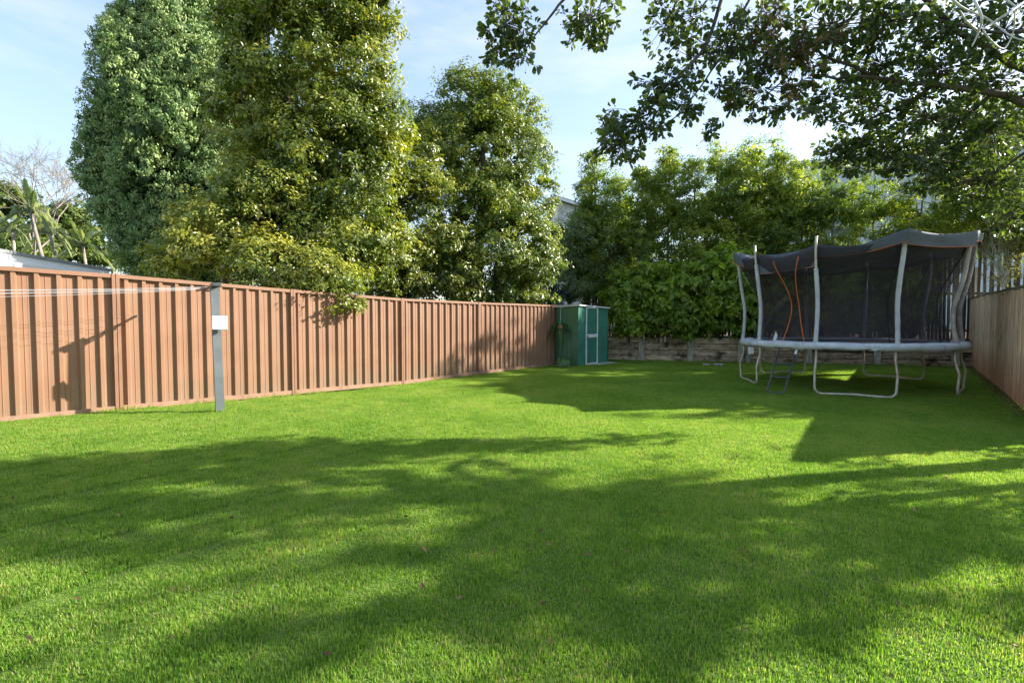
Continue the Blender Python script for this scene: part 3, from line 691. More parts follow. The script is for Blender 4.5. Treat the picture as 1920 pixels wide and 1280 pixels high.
# ------------------------------------------------------------------ back paling fence
bf = thing('paling_fence', 'dark gappy timber paling fence on the raised bed behind the hedge', 'fence', WA - wn * 1.5 + Vector((0, 0, .7)))
pal = MB().box((0, 0, .95), (.085, .016, 1.9), bev=.003).mesh('paling', M_bpal)
m0 = Matrix.Rotation(wrz, 4, 'Z'); s = -1.0; k = 0
while s < wl + 4.5:
    if random.random() < .93:
        hgt = random.uniform(.97, 1.02) * (1.0 if s < 9.0 else 1.72)
        inst('paling', pal, bf, m0 @ Matrix.Translation((s, random.uniform(-.004, .004), 0)) @ Matrix.Rotation(random.gauss(0, .012), 4, 'Y') @ Matrix.Scale(hgt, 4, (0, 0, 1)))
    s += .108
for z in (.35, 1.55):
    k = 0
    for q in range(6):
        L0 = -1 + (wl + 5.5) / 6 * q
        MB().box((L0 + (wl + 5.5) / 12, .04, z + random.uniform(-.01, .01)), ((wl + 5.5) / 6 - .01, .045, .07), 0, m0).build('fence_rail', M_bpal, bf)
# garden stakes in front of the hedge
stk = MB().box((0, 0, .3), (.05, .05, .75), bev=.004).mesh('stake', M_slpost)
for i, (px, yt) in enumerate([(1207, 606), (1247, 601), (1289, 600), (1330, 602), (1375, 598), (1172, 622)]):
    p = at(px, 632, 16.6 - (px - 1150) / 680 * 2.3); p.z = .72
    o = bpy.data.objects.new('garden_stake', stk); link(o); o.location = p; o.rotation_euler = (0, random.uniform(-.04, .12 if i == 2 else .03), .2)
    meta(o, ['thin timber stake above the first wall post from the shed', 'thin timber stake midway between the first two wall posts', 'leaning timber stake above the second wall post from the shed',
             'thin timber stake right of the second wall post', 'thin timber stake just left of the trampoline', 'short timber stake closest to the green shed'][i], 'stake', 'timber stakes in the hedge bed')

# ------------------------------------------------------------------ right paling fence
RA = at(1815, 680, 15.7); RA.z = 0; RB = at(1920, 765, 7.37); RB.z = 0
rdir = (RB - RA).normalized(); rn = Vector((rdir.y, -rdir.x, 0));
if rn.x > 0: rn = -rn                                              # towards the yard
rf = thing('timber_fence', 'weathered brown timber paling fence with capping on the right of the yard', 'fence', RA)
rrz = math.atan2(rdir.y, rdir.x); m0 = Matrix.Rotation(rrz, 4, 'Z')
inw = 1 if (m0 @ Vector((0, 1, 0))).dot(rn) > 0 else -1
pal = MB().box((0, 0, 1.0), (.0955, .016, 2.0), bev=.003).mesh('paling', M_pal)
RL = 13.6; s = .05; k = 0
def rh(s): return 2.08 - (2.08 - 1.87) * s / 10.9 - .03 * max(0, s - 11)
while s < RL:
    inst('paling', pal, rf, m0 @ Matrix.Translation((s, inw * (random.uniform(0, .003) + (.011 if (k := k + 1) % 2 else 0)), 0)) @ Matrix.Rotation(random.gauss(0, .003), 4, 'Y') @ Matrix.Scale((rh(s) - .04) / 2, 4, (0, 0, 1)))
    s += .0905
for z in (.4, 1.6):
    for q in range(6): MB().box((RL / 12 * (2 * q + 1), -inw * .035, z), (RL / 6 - .01, .045, .075), 0, m0).build('fence_rail', M_pal, rf)
for q in range(6):
    a_, c_ = RL / 6 * q, RL / 6 * (q + 1); b = MB(); vs = []
    for s_ in (a_ + .002, c_ - .002):
        for o_ in (-.035, .045):
            for z_ in (-.035, .0): v = m0 @ Vector((s_, o_ * inw, 0)); vs.append((v.x, v.y, rh(s_) + z_ + .02))
    b.add(vs, [(0, 1, 3, 2), (4, 6, 7, 5), (0, 4, 5, 1), (2, 3, 7, 6), (1, 5, 7, 3), (0, 2, 6, 4)]).build('capping', M_cap, rf)
for q in range(7): MB().box((.1 + q * 2.5, -inw * .1, .95), (.1, .08, 1.9), 0, m0).build('fence_post', M_bpal, rf)
strip('leaf_litter', [tuple(RA + rn * .02), tuple(RA + rdir * 6 + rn * .02), tuple(RA + rdir * 12 + rn * .02)], .10, None, 1800, 'strip of brown mulch and dead leaves along the right timber fence foot')
wp_ = at(1825, 558, 15.95)
MB().box((0, 0, .85), (.19, .11, 3.02), wrz, bev=.008).build('white_post', M_white, None, label='tall white painted corner post behind the end of the right timber fence', cat='post').location = (wp_.x, wp_.y, .75)

P = np.array([(x, y, gz(x, y) + .026) for x, y in ((random.uniform(-6, 7), 1.8 + 12 * random.random() ** 1.3) for _ in range(420)) if (D.y * x - D.x * y) > WF + .3])
me = leaf_mesh('fallen_leaves', P, RNG.normal(0, .5, (len(P), 3)) + np.array([0, 0, 1]), RNG.normal(size=(len(P), 3)), RNG.uniform(.02, .05, len(P)), RNG.uniform(.01, .025, len(P)), RNG.random(len(P)), L_brown)
meta(link(bpy.data.objects.new('fallen_leaves', me)), 'small dry leaves scattered thinly over the lawn', 'leaf litter', None, 'stuff')
# small concrete lids on the lawn edge
for px, lab, wdt in ((1325, 'left one of two small pale concrete pieces on the lawn before the wall', .22), (1347, 'right one of two small pale concrete pieces on the lawn before the wall', .28)):
    p = at(px, 685, 14.7); b = MB().tube([(0, 0, 0), (0, 0, .05), (0, 0, .055)], [wdt / 2, wdt / 2, wdt / 2 - .03], 14)
    o = b.build('concrete_lid', M_conc, None, label=lab, cat='pit lid', group='concrete pieces by the retaining wall'); o.location = (p.x, p.y, .0)

# ------------------------------------------------------------------ trampoline
TC = Vector((7.207, 10.521, 0)); TR = 1.945; TROT = 2.639; TH = .90
tz = gz(TC.x, TC.y)
tm = thing('trampoline', 'round enclosed trampoline with grey padded poles, dark net and sagging black canopy', 'trampoline', TC)
names = ['B1', 'B2', 'A1', 'A2', 'E1', 'E2', 'D2', 'D1', 'C2', 'C1']
A = {n: TROT + 2 * math.pi * i / 10 for i, n in enumerate(names)}
def pol(a, r, z): return Vector((math.cos(a) * r, math.sin(a) * r, z))
def zat(n, py, k=1.1):
    q = TC + pol(A[n], TR * k, 0); return at(960, py, q.y).z
ptop = {'A2': zat('A2', 432), 'E1': zat('E1', 436), 'E2': zat('E2', 440), 'D2': 2.86, 'D1': 2.80, 'C2': 2.74, 'C1': 2.74, 'B1': zat('B1', 474), 'B2': zat('B2', 460), 'A1': zat('A1', 442)}
CV = {'E1': 1.9, 'E2': 1.9, 'B1': .9, 'B2': .8, 'A1': .1, 'A2': .5}
def polepts(n, z1):
    cv = CV.get(n, .5)
    a = A[n]; z0 = TH - .02; pts = []
    for i in range(13):
        t = i / 12; r = TR * (1 + .015 - .02 * cv * math.sin(math.pi * min(1, t / .55)) * (1 if t < .55 else 0) + .065 * sm((t - .3) / .7))
        p = pol(a + .006 * math.sin(t * 7 + a * 3), r, z0 + (z1 - z0) * t); pts.append(p)
    return pts
for n in names:
    z1 = ptop[n]; pts = polepts(n, z1)
    po = MB().tube(pts, .021, 8).build('enclosure_pole', M_galv, tm, True)
    kend = {'A1': 8.5, 'B2': 9.6}.get(n, 11.0); m = int(kend)
    sp = [p.copy() for p in pts[:m + 1]]
    if kend > m: sp.append(pts[m].lerp(pts[m + 1], kend - m))
    # wrinkled sleeve: resample finer
    fine = []
    for i in range(len(sp) - 1):
        for q in range(4): fine.append(sp[i].lerp(sp[i + 1], q / 4))
    fine.append(sp[-1])
    rr = [(.037 + .004 * noise.noise(Vector((i * .9, A[n] * 5, 0)))) * (1.25 if i < 2 else 1) for i in range(len(fine))]
    MB().tube(fine, rr, 10).build('foam_sleeve', M_foamb if n in ('E1', 'E2') else M_foam, po, True)
def yg(p): return gz(TC.x + p.x, TC.y + p.y)
for a_, c_ in (('B1', 'B2'), ('A1', 'A2'), ('E1', 'E2'), ('D2', 'D1'), ('C2', 'C1')):
    P_, Q_ = A[a_], A[c_]
    if Q_ < P_: P_, Q_ = Q_, P_
    lo = []
    e1, e2 = pol(P_, TR * 1.03, 0), pol(Q_, TR * 1.03, 0); g0 = .02 + min(yg(e1), yg(e2))
    u = (e2 - e1).normalized(); rad = .12
    pts = [pol(P_, TR, TH), pol(P_, TR * 1.0, .62), pol(P_, TR * 1.04, .36)]
    for i in range(6):
        t = i / 5 * math.pi / 2; pts.append(e1 + u * rad * (1 - math.cos(t)) + Vector((0, 0, g0 + rad * (1 - math.sin(t)))))
    mid = (e1 + e2) / 2; pts += [e1.lerp(e2, .35) + Vector((0, 0, g0 + .012)), mid + Vector((0, 0, g0 + .02)), e1.lerp(e2, .65) + Vector((0, 0, g0 + .01))]
    for i in range(6):
        t = math.pi / 2 * (1 - i / 5); pts.append(e2 - u * rad * (1 - math.cos(t)) + Vector((0, 0, g0 + rad * (1 - math.sin(t)))))
    pts += [pol(Q_, TR * 1.04, .36), pol(Q_, TR, .62), pol(Q_, TR, TH)]
    MB().tube(pts, .0215, 8).build('leg_frame', M_galv, tm, True)
MB().tube([pol(2 * math.pi * i / 60, TR - .02, TH - .03) for i in range(61)], .022, 8, cap=False).build('ring_frame', M_galv, tm, True)
b = MB(); b.v = [(0, 0, TH - .05)]
for i in range(60): b.v.append(tuple(pol(2 * math.pi * i / 60, TR - .24, TH - .02)))
b.f = [(0, 1 + i, 1 + (i + 1) % 60) for i in range(60)]; b.build('jumping_mat', M_mat, tm)
b = MB()
for i in range(80):
    a_ = 2 * math.pi * i / 80; b.tube([pol(a_, TR - .25, TH - .025), pol(a_, TR - .05, TH - .03)], .011, 5)
b.build('springs', M_galv, tm, kind='stuff')
# pad: profile (radius offset, height) swept round, in ten segments
pr = [(-.26, -.005), (-.24, .02), (-.14, .035), (-.02, .035), (.06, .022), (.085, -.005), (.088, -.04), (.082, -.088), (.072, -.09), (.072, -.04)]
for sgm in range(10):
    b = MB(); a0_ = TROT + 2 * math.pi * (sgm) / 10; ns = 14
    for i in range(ns + 1):
        a_ = a0_ + 2 * math.pi / 10 * i / ns * .998
        for j, (r_, z_) in enumerate(pr):
            w_ = noise.noise(Vector((math.cos(a_) * 7, math.sin(a_) * 7, j * .35))) * .022
            b.v.append(tuple(pol(a_, TR + r_ + (w_ if j > 4 else w_ * .3), TH + z_ + w_ * (.8 if j > 1 else .2) * (1.6 if j > 6 else 1) - .012 * math.sin(math.pi * i / ns) * (j > 5))))
    m_ = len(pr); b.f = [(i * m_ + j, (i + 1) * m_ + j, (i + 1) * m_ + j + 1, i * m_ + j + 1) for i in range(ns) for j in range(m_ - 1)]
    b.build('frame_pad', M_pad, tm, True)
# net
def netr(t): return TR * (.90 - .10 * math.sin(math.pi * min(1, t * 1.15)) * .55 + .155 * sm((t - .35) / .65))
def nettop(a):
    f_ = ((a - TROT) / (2 * math.pi / 10)) % 10; i = int(f_); u = f_ - i
    z = ptop[names[i]] * (1 - u) + ptop[names[(i + 1) % 10]] * u
    return z - .12 - .10 * math.sin(math.pi * u) - (.10 if i in (1,) else 0) * math.sin(math.pi * u)
for sgm in range(10):
    b = MB(); ns, nr = 10, 14; a0_ = TROT + 2 * math.pi * sgm / 10
    for i in range(ns + 1):
        u = i / ns; a_ = a0_ + 2 * math.pi / 10 * u; zt = nettop(min(a_, a0_ + 2 * math.pi / 10 - 1e-4))
        for j in range(nr + 1):
            t = j / nr; w_ = .03 * noise.noise(Vector((math.cos(a_) * 4, math.sin(a_) * 4, t * 2)))
            b.v.append(tuple(pol(a_, netr(t) * (1 - .035 * math.sin(math.pi * u) * math.sin(math.pi * t)) + w_, TH - .0 + (zt - TH) * t)))
    b.f = [(i * (nr + 1) + j, (i + 1) * (nr + 1) + j, (i + 1) * (nr + 1) + j + 1, i * (nr + 1) + j + 1) for i in range(ns) for j in range(nr)]
    npn = b.build('net_panel', M_net, tm, True)
    # black webbing seam
    MB().tube([pol(a0_, netr(j / 14) , TH + (nettop(a0_ + 1e-4) - TH) * j / 14) for j in range(15)], .012, 5, flat=.4).build('webbing', M_black, npn)
# doorway trims (between B2 and A1)
def netp(a, t, dr=.012): return pol(a, netr(t) + dr, TH + (nettop(a) - TH) * t)
aB2, aA1 = A['B2'], A['A1']
for u0, um in ((.36, .47), (.76, .61)):
    pts = []
    for i in range(17):
        t = i / 16; u = u0 + (um - u0) * math.sin(math.pi * min(1, t)) * 1.0
        pts.append(netp(aB2 + (aA1 - aB2) * u, .02 + t * .93, .02))
    MB().tube(pts, .014, 6, flat=.5).build('door_trim', M_orange, tm)
# canopy
cz_ = 2.62
def edge(a):
    f_ = ((a - TROT) / (2 * math.pi / 10)) % 10; i = int(f_ + 1e-9) % 10; u = f_ - int(f_ + 1e-9)
    hi_ = {'B2': -.20, 'A1': -.15}
    z0 = ptop[names[i]] + hi_.get(names[i], .03); z1 = ptop[names[(i + 1) % 10]] + hi_.get(names[(i + 1) % 10], .03)
    sag = {1: .06, 2: .13, 0: .12, 4: .02, 3: .09}.get(i, .10)
    z = z0 * (1 - u) + z1 * u - sag * math.sin(math.pi * max(0, u)) ** .9
    rf_ = lambda q: 1.035 if q in ('A1', 'B2') else 1.14
    r = TR * (rf_(names[i]) * (1 - u) + rf_(names[(i + 1) % 10]) * u - .055 * math.sin(math.pi * max(0, u)))
    sk = {1: .40, 2: .22, 0: .26, 3: .27, 4: .20}.get(i, .24); sk0 = {1: .30, 2: .20}.get((i - 1) % 10, sk)
    return r, z, sk - .05 * math.sin(math.pi * max(0, u)), u, i
trim = []
for sgm in range(10):
    b = MB(); ns, nr = 12, 9; a0_ = TROT + 2 * math.pi * sgm / 10; lowc = []
    for i in range(ns + 1):
        a_ = a0_ + 2 * math.pi / 10 * (i / ns) - (1e-5 if i == ns else -1e-5); r, z, sk, u, si = edge(a_)
        for j in range(nr + 1):
            t = j / nr; zz = cz_ + (z - cz_) * (t ** 1.6) + .02 * noise.noise(Vector((math.cos(a_) * t * 5, math.sin(a_) * t * 5, 1)))
            b.v.append(tuple(pol(a_, r * t if t > 0 else .001, zz)))
        for j in range(1, 5):
            t = j / 4; w_ = .045 * noise.noise(Vector((a_ * 7, t * 2, 2))) + .02 * noise.noise(Vector((a_ * 22, t * 5, 2)))
            b.v.append(tuple(pol(a_, r * (1 - .012 * t) + w_ * t, z - sk * t)))
        lowc.append(pol(a_, r * .988 + .004, z - sk))
    m_ = nr + 5; b.f = [(i * m_ + j, (i + 1) * m_ + j, (i + 1) * m_ + j + 1, i * m_ + j + 1) for i in range(ns) for j in range(m_ - 1)]
    cp = b.build('canopy_panel', M_canopy, tm, True)
    MB().tube(lowc, .011, 5, flat=.6).build('trim_tape', M_orangef if sgm == 1 else M_orange, cp)
# tags
q = netp(aB2 + (aA1 - aB2) * .17, .06, .02)
MB().add([(q.x - .05, q.y, q.z - .08), (q.x + .05, q.y - .01, q.z - .09), (q.x + .06, q.y - .01, q.z), (q.x + .01, q.y, q.z + .12)], [(0, 1, 2, 3)]).build('white_tag', M_white, tm)
q = pol(A['B2'] - .12, TR + .06, TH - .2)
MB().box((q.x, q.y, q.z), (.12, .01, .15)).build('paper_label', M_white, tm)
# ladder
lt0 = at(1462, 652, 9.62); lt1 = at(1494, 655, 9.42); lb0 = at(1437, 734, 9.1); lb1 = at(1470, 737, 8.95)
gl = gz(lb0.x, lb0.y); lb0.z = lb1.z = gl + .02
lad = thing('ladder', 'small black two rung steel ladder leaning on the trampoline frame', 'ladder', (lb0 + lb1) / 2)
o_ = (lb0 + lb1) / 2
a_, c_, d_, e_ = [v - o_ for v in (lt0, lb0, lb1, lt1)]
def rail(p, q, r, name='side_rail'): return MB().tube([p, q], r, 8).build(name, M_dgrey, lad, True)
MB().tube([a_, a_.lerp(c_, .9), a_.lerp(c_, .97) , c_.lerp(d_, .12) , c_.lerp(d_, .5), c_.lerp(d_, .88), e_.lerp(d_, .97), e_.lerp(d_, .9), e_], .017, 8).build('side_frame', M_dgrey, lad, True)
for t in (.36, .66): rail(a_.lerp(c_, t), e_.lerp(d_, t), .018, 'rung')
MB().tube([e_, e_.lerp(d_, .12)], .021, 8).build('end_cap', M_white, lad, True)

# ------------------------------------------------------------------ neighbouring buildings
nb = thing('neighbour_outbuilding', 'low white outbuilding with grey roof edge behind the left fence', 'building', (-8.46, 8, 0))
e0 = Vector((-.213, .977, 0)).normalized(); e1 = Vector((-e0.y, e0.x, 0))   # e1 away from the yard
def nbox(name, s0, s1, v0, v1, z0, z1, mat, par, E0=e0, E1=e1):
    vs = [(E0 * s + E1 * v + Vector((0, 0, z))) for z in (z0, z1) for s, v in ((s0, v0), (s1, v0), (s1, v1), (s0, v1))]
    return MB().add(vs, [(3, 2, 1, 0), (4, 5, 6, 7), (0, 1, 5, 4), (1, 2, 6, 5), (2, 3, 7, 6), (3, 0, 4, 7)]).build(name, mat, par)
nbox('wall', -4.5, 2.3, .12, 4, -.3, 2.2, M_wallw, nb); nbox('fascia', -4.7, 3.05, -.012, .03, 2.19, 2.46, M_white, nb); nbox('gutter', -4.7, 3.1, -.10, -.014, 2.20, 2.32, M_white, nb)
nbox('roof', -4.8, 3.15, -.03, 4.2, 2.462, 2.52, M_roofg, nb); nbox('downpipe', 2.78, 2.86, -.09, -.01, -.2, 2.2, M_roofg, nb)
hs = thing('white_house', 'white rendered two storey house with grey roof glimpsed between trees at the back', 'house', (at(1150, 600, 27).x, 27, .5))
X0 = (at(1030, 0, 27).x, at(1250, 0, 27).x); c0x = at(1150, 600, 27).x
def hbox(name, x0, x1, y0, y1, z0, z1, mat, par): return MB().box(((x0 + x1) / 2, (y0 + y1) / 2, (z0 + z1) / 2), (x1 - x0, y1 - y0, z1 - z0)).build(name, mat, par)
def slopewall(par, x0, x1, y0, y1, zl_, mat, rm, ov, th):
    def pr(n, xa_, xb_, ya, yb, lo_, hi_, m):
        vs = [(x, y, f_(x)) for f_ in (lo_, hi_) for x, y in ((xa_, ya), (xb_, ya), (xb_, yb), (xa_, yb))]
        MB().add(vs, [(3, 2, 1, 0), (4, 5, 6, 7), (0, 1, 5, 4), (1, 2, 6, 5), (2, 3, 7, 6), (3, 0, 4, 7)]).build(n, m, par)
    pr('wall', x0, x1, y0, y1, lambda x: -1, lambda x: zl_(x) - .01, mat)
    pr('roof', x0 - ov, x1 + ov, y0 - ov, y1 + ov, zl_, lambda x: zl_(x) + th, rm)
    pr('fascia', x0 - ov - .02, x1 + ov + .02, y0 - ov - .03, y0 - ov - .005, lambda x: zl_(x) + .0, lambda x: zl_(x) + th * .7, M_white)
zt1 = at(1040, 368, 27).z - .5; zt2 = at(1105, 388, 27).z - .5; xq1 = at(1040, 368, 27).x - c0x; xq2 = at(1105, 388, 27).x - c0x; s1_ = (zt2 - zt1) / (xq2 - xq1)
slopewall(hs, xq1 + .2, 2.2, 0, 7, lambda x: zt1 - .2 + s1_ * (x - xq1), M_wallw, M_roofg, .3, .2)
for x in (-1.6, .4):
    wf = hbox('window', x - .6, x + .6, -.06, .0, 3.9, 5.1, M_white, hs); hbox('pane', x - .52, x + .52, -.075, -.062, 3.98, 5.02, M_glass, wf)
hs2 = thing('weatherboard_house', 'pale blue grey house with dark eave showing above the hedge at right', 'house', (at(1620, 600, 25).x, 25, .5))
hx = at(1620, 600, 25).x
for k in range(30): hbox('weatherboard', -3.4, 8.5, -.02 - .012 * (k % 2), 0.11, 2 + k * .22, 2.19 + k * .22 + .025, M_wallb, hs2)
za = at(1478, 305, 25).z - .5; zb = at(1530, 293, 25).z - .5; xa = at(1478, 305, 25).x - hx; xb = at(1530, 293, 25).x - hx; sl = (zb - za) / (xb - xa)
slopewall(hs2, xa + .4, 8.5, .12, 6, lambda x: za - .2 + sl * .45 * (x - xa), M_wallb, M_rooftop, .3, .16)
for x in (-1.2, 2, 5.2):
    wf = hbox('window', x - .7, x + .7, -.09, -.04, 4.4, 5.8, M_white, hs2); hbox('pane', x - .62, x + .62, -.105, -.092, 4.48, 5.72, M_glass, wf)

# ================================================================== TREES
def fencekeep(P):      # nothing of a neighbour's tree pokes through the steel fence; a few sprays may hang over its top
    wv = P[:, 0] * NV.x + P[:, 1] * NV.y
    hang = (np.abs(P[:, 0] + 3.15) < .42) & (P[:, 2] > 1.5) & (wv > WF + .08) & (wv < WF + .5)
    return ~((wv > WF - .12) & (P[:, 2] < 2.0)) | hang
# conifer: fluffy upright lobes
def conifer():
    c = at(380, 600, 16.2); base = Vector((c.x, c.y, 0)); root = thing('conifer_tree', 'tall dense blue green cypress with billowing lobes behind the left fence', 'tree', base)
    MB().tube([(0, 0, -.1), (.05, 0, 4), (0, .1, 12.5)], [.32, .24, .05], 10).build('trunk', M_bark, root, True)
    prof = [(2.0, .7), (2.8, 1.5), (3.8, 2.1), (5.4, 2.45), (6.8, 2.5), (8.2, 2.35), (9.6, 1.72), (11.2, 1.08), (12.8, .55), (14.2, .25)]
    prof = [(z * 1.05, r_ * 1.09) for z, r_ in prof]
    zz = [p[0] for p in prof]; rr = [p[1] for p in prof]
    n = 760; C = []; U = []
    for i in range(n):
        z = np.interp(RNG.random() ** .95, [0, 1], [2.2, 14.6]); a = RNG.uniform(0, 2 * np.pi)
        if math.sin(a) > .45 and RNG.random() < .8: a = -a
        r = np.interp(z, zz, rr) * RNG.uniform(.80, 1.02) * (1 + .07 * math.sin(a * 5 + z * 1.3))
        C.append((r * math.cos(a), r * math.sin(a), z)); U.append((math.cos(a), math.sin(a), .35))
    C = np.array(C); U = np.array(U); U /= np.linalg.norm(U, axis=1, keepdims=True)
    per = 400; k = n * per; ci = np.repeat(np.arange(n), per); nk = 18
    s = RNG.uniform(.22, .52, n); kid = ci * nk + RNG.integers(0, nk, k)
    ku = unit(n * nk); kc = np.repeat(np.arange(n), nk); fl = (ku * U[kc]).sum(1) < -.65; ku[fl] = -ku[fl]
    kc_ = C[kc] + ku * (s[kc] * RNG.uniform(.7, 1.1, n * nk))[:, None] * np.array([1, 1, 1.6]); ksz = RNG.uniform(.08, .17, n * nk)
    u = unit(k); fl = (u * ku[kid]).sum(1) < -.3; u[fl] = -u[fl]; r = RNG.random(k) ** .22
    P = kc_[kid] + u * (ksz[kid] * r)[:, None]
    Nn = u * 1.0 + ku[kid] * .5 + RNG.normal(size=(k, 3)) * .38; Ax = u * .55 + ku[kid] * .3 + np.array([0, 0, .7]) + RNG.normal(size=(k, 3)) * .3
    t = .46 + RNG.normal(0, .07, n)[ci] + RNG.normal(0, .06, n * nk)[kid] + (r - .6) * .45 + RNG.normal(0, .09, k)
    o = bpy.data.objects.new('crown', leaf_mesh('crown', P, Nn, Ax, RNG.uniform(.05, .11, k), RNG.uniform(.028, .052, k), np.clip(t, 0, 1), L_conifer)); link(o, root); o['kind'] = 'stuff'
    b = MB()
    for i in range(n):
        cc = Vector(C[i]); sg, rg = 10, 6; bi = len(b.v)
        for a_ in range(rg + 1):
            ph = math.pi * a_ / rg
            for q in range(sg):
                an = 2 * math.pi * q / sg; v = Vector((math.sin(ph) * math.cos(an), math.sin(ph) * math.sin(an), math.cos(ph) * 1.5))
                b.v.append(tuple(cc + v * min(s[i], .42) * (.42 + .2 * noise.noise(v * 2.2 + cc * 3))))
        for a_ in range(rg):
            for q in range(sg): b.f.append((bi + a_ * sg + q, bi + (a_ + 1) * sg + q, bi + (a_ + 1) * sg + (q + 1) % sg, bi + a_ * sg + (q + 1) % sg))
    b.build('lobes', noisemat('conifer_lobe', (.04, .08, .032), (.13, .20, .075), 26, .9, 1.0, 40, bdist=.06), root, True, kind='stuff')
    # dark green inner mass keeps the crown opaque
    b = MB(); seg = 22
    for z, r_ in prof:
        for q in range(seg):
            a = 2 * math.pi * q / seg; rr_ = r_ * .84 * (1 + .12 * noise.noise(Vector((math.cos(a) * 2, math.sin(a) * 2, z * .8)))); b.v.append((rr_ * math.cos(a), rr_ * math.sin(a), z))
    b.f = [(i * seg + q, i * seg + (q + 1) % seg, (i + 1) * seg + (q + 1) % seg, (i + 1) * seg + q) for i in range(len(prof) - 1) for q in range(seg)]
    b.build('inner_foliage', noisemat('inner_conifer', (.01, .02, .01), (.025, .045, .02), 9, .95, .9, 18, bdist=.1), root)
conifer()

# big glossy-leaved tree
c = at(560, 600, 10.8)
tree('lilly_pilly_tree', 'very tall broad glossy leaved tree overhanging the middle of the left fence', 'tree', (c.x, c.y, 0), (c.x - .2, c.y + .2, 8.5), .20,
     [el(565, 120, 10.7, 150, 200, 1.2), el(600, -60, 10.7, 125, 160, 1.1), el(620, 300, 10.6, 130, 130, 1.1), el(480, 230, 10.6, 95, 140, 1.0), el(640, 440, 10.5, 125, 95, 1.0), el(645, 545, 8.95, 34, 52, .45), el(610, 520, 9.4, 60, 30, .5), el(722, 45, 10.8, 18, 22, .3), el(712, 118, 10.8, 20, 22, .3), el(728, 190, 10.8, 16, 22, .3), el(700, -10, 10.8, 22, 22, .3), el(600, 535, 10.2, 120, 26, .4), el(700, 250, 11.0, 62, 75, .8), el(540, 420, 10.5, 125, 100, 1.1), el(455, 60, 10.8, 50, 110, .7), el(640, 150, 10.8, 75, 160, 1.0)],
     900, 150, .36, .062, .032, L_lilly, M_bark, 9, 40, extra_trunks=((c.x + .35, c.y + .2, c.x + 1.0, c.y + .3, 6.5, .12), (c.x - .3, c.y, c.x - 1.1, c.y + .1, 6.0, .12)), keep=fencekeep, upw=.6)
c = at(750, 600, 13.0)
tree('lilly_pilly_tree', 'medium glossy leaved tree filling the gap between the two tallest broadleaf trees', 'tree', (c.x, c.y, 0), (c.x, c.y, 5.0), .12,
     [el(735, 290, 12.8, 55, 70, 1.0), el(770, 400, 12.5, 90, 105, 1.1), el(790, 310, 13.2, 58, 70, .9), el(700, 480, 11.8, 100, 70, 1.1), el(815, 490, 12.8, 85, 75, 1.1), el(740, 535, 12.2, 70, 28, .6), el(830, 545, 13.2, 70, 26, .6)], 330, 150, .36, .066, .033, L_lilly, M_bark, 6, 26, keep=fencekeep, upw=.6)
c = at(410, 600, 9.6)
tree('lilly_pilly_bush', 'leafy bush with golden new growth leaning over the left fence by the clothesline', 'bush', (c.x, c.y, 0), (c.x + .1, c.y, 3.2), .08,
     [el(400, 440, 9.7, 95, 75), el(330, 470, 9.9, 62, 50), el(480, 380, 10.0, 95, 80), el(500, 490, 9.5, 85, 55), el(590, 510, 9.4, 60, 42)], 230, 150, .31, .056, .030, L_lilly, M_bark, 5, 24, keep=fencekeep, upw=.6, tbase=.58)
c = at(905, 600, 14.6)
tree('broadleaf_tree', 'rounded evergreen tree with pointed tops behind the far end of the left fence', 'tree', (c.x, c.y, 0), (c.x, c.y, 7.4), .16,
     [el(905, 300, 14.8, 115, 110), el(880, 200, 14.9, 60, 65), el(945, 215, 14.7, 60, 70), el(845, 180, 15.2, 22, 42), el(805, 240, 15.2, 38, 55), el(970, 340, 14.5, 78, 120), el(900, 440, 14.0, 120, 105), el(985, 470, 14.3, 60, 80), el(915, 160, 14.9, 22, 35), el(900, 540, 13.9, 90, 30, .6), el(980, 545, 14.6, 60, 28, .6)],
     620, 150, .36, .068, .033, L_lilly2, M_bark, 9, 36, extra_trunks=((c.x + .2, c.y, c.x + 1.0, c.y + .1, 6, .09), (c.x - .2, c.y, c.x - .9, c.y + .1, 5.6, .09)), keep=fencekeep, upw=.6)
c = at(1075, 600, 18.3)
tree('crooked_tree', 'thin grey green tree with crooked branches rising behind the green shed', 'tree', (c.x, c.y, 0), (c.x - .2, c.y, 4.0), .11,
     [el(1060, 460, 18.3, 62, 50), el(1010, 500, 18.0, 55, 45), el(1120, 480, 18.4, 60, 60), el(1050, 530, 17.8, 70, 35), el(1100, 420, 18.5, 40, 40)], 250, 120, .36, .07, .022, L_grey, M_bark, 8, 26, extra_trunks=((c.x + .2, c.y, c.x + 1.1, c.y, 4.2, .07), (c.x - .3, c.y, c.x - 1.2, c.y, 3.8, .07)), droop=.6, upw=.4)
# dark shrub behind fence end
c = at(960, 600, 16.2)
tree('dark_shrub', 'low dark bluish shrub behind the far end of the left fence', 'bush', (c.x, c.y, 0), (c.x, c.y, 1.9), .06, [el(965, 545, 16.2, 70, 38), el(1020, 560, 16.6, 45, 26)], 70, 130, .34, .07, .04, leafmat('dark_blue_leaf', (.015, .035, .03), (.03, .06, .045), (.06, .10, .06), .5, .2), M_bark, 4, 12)

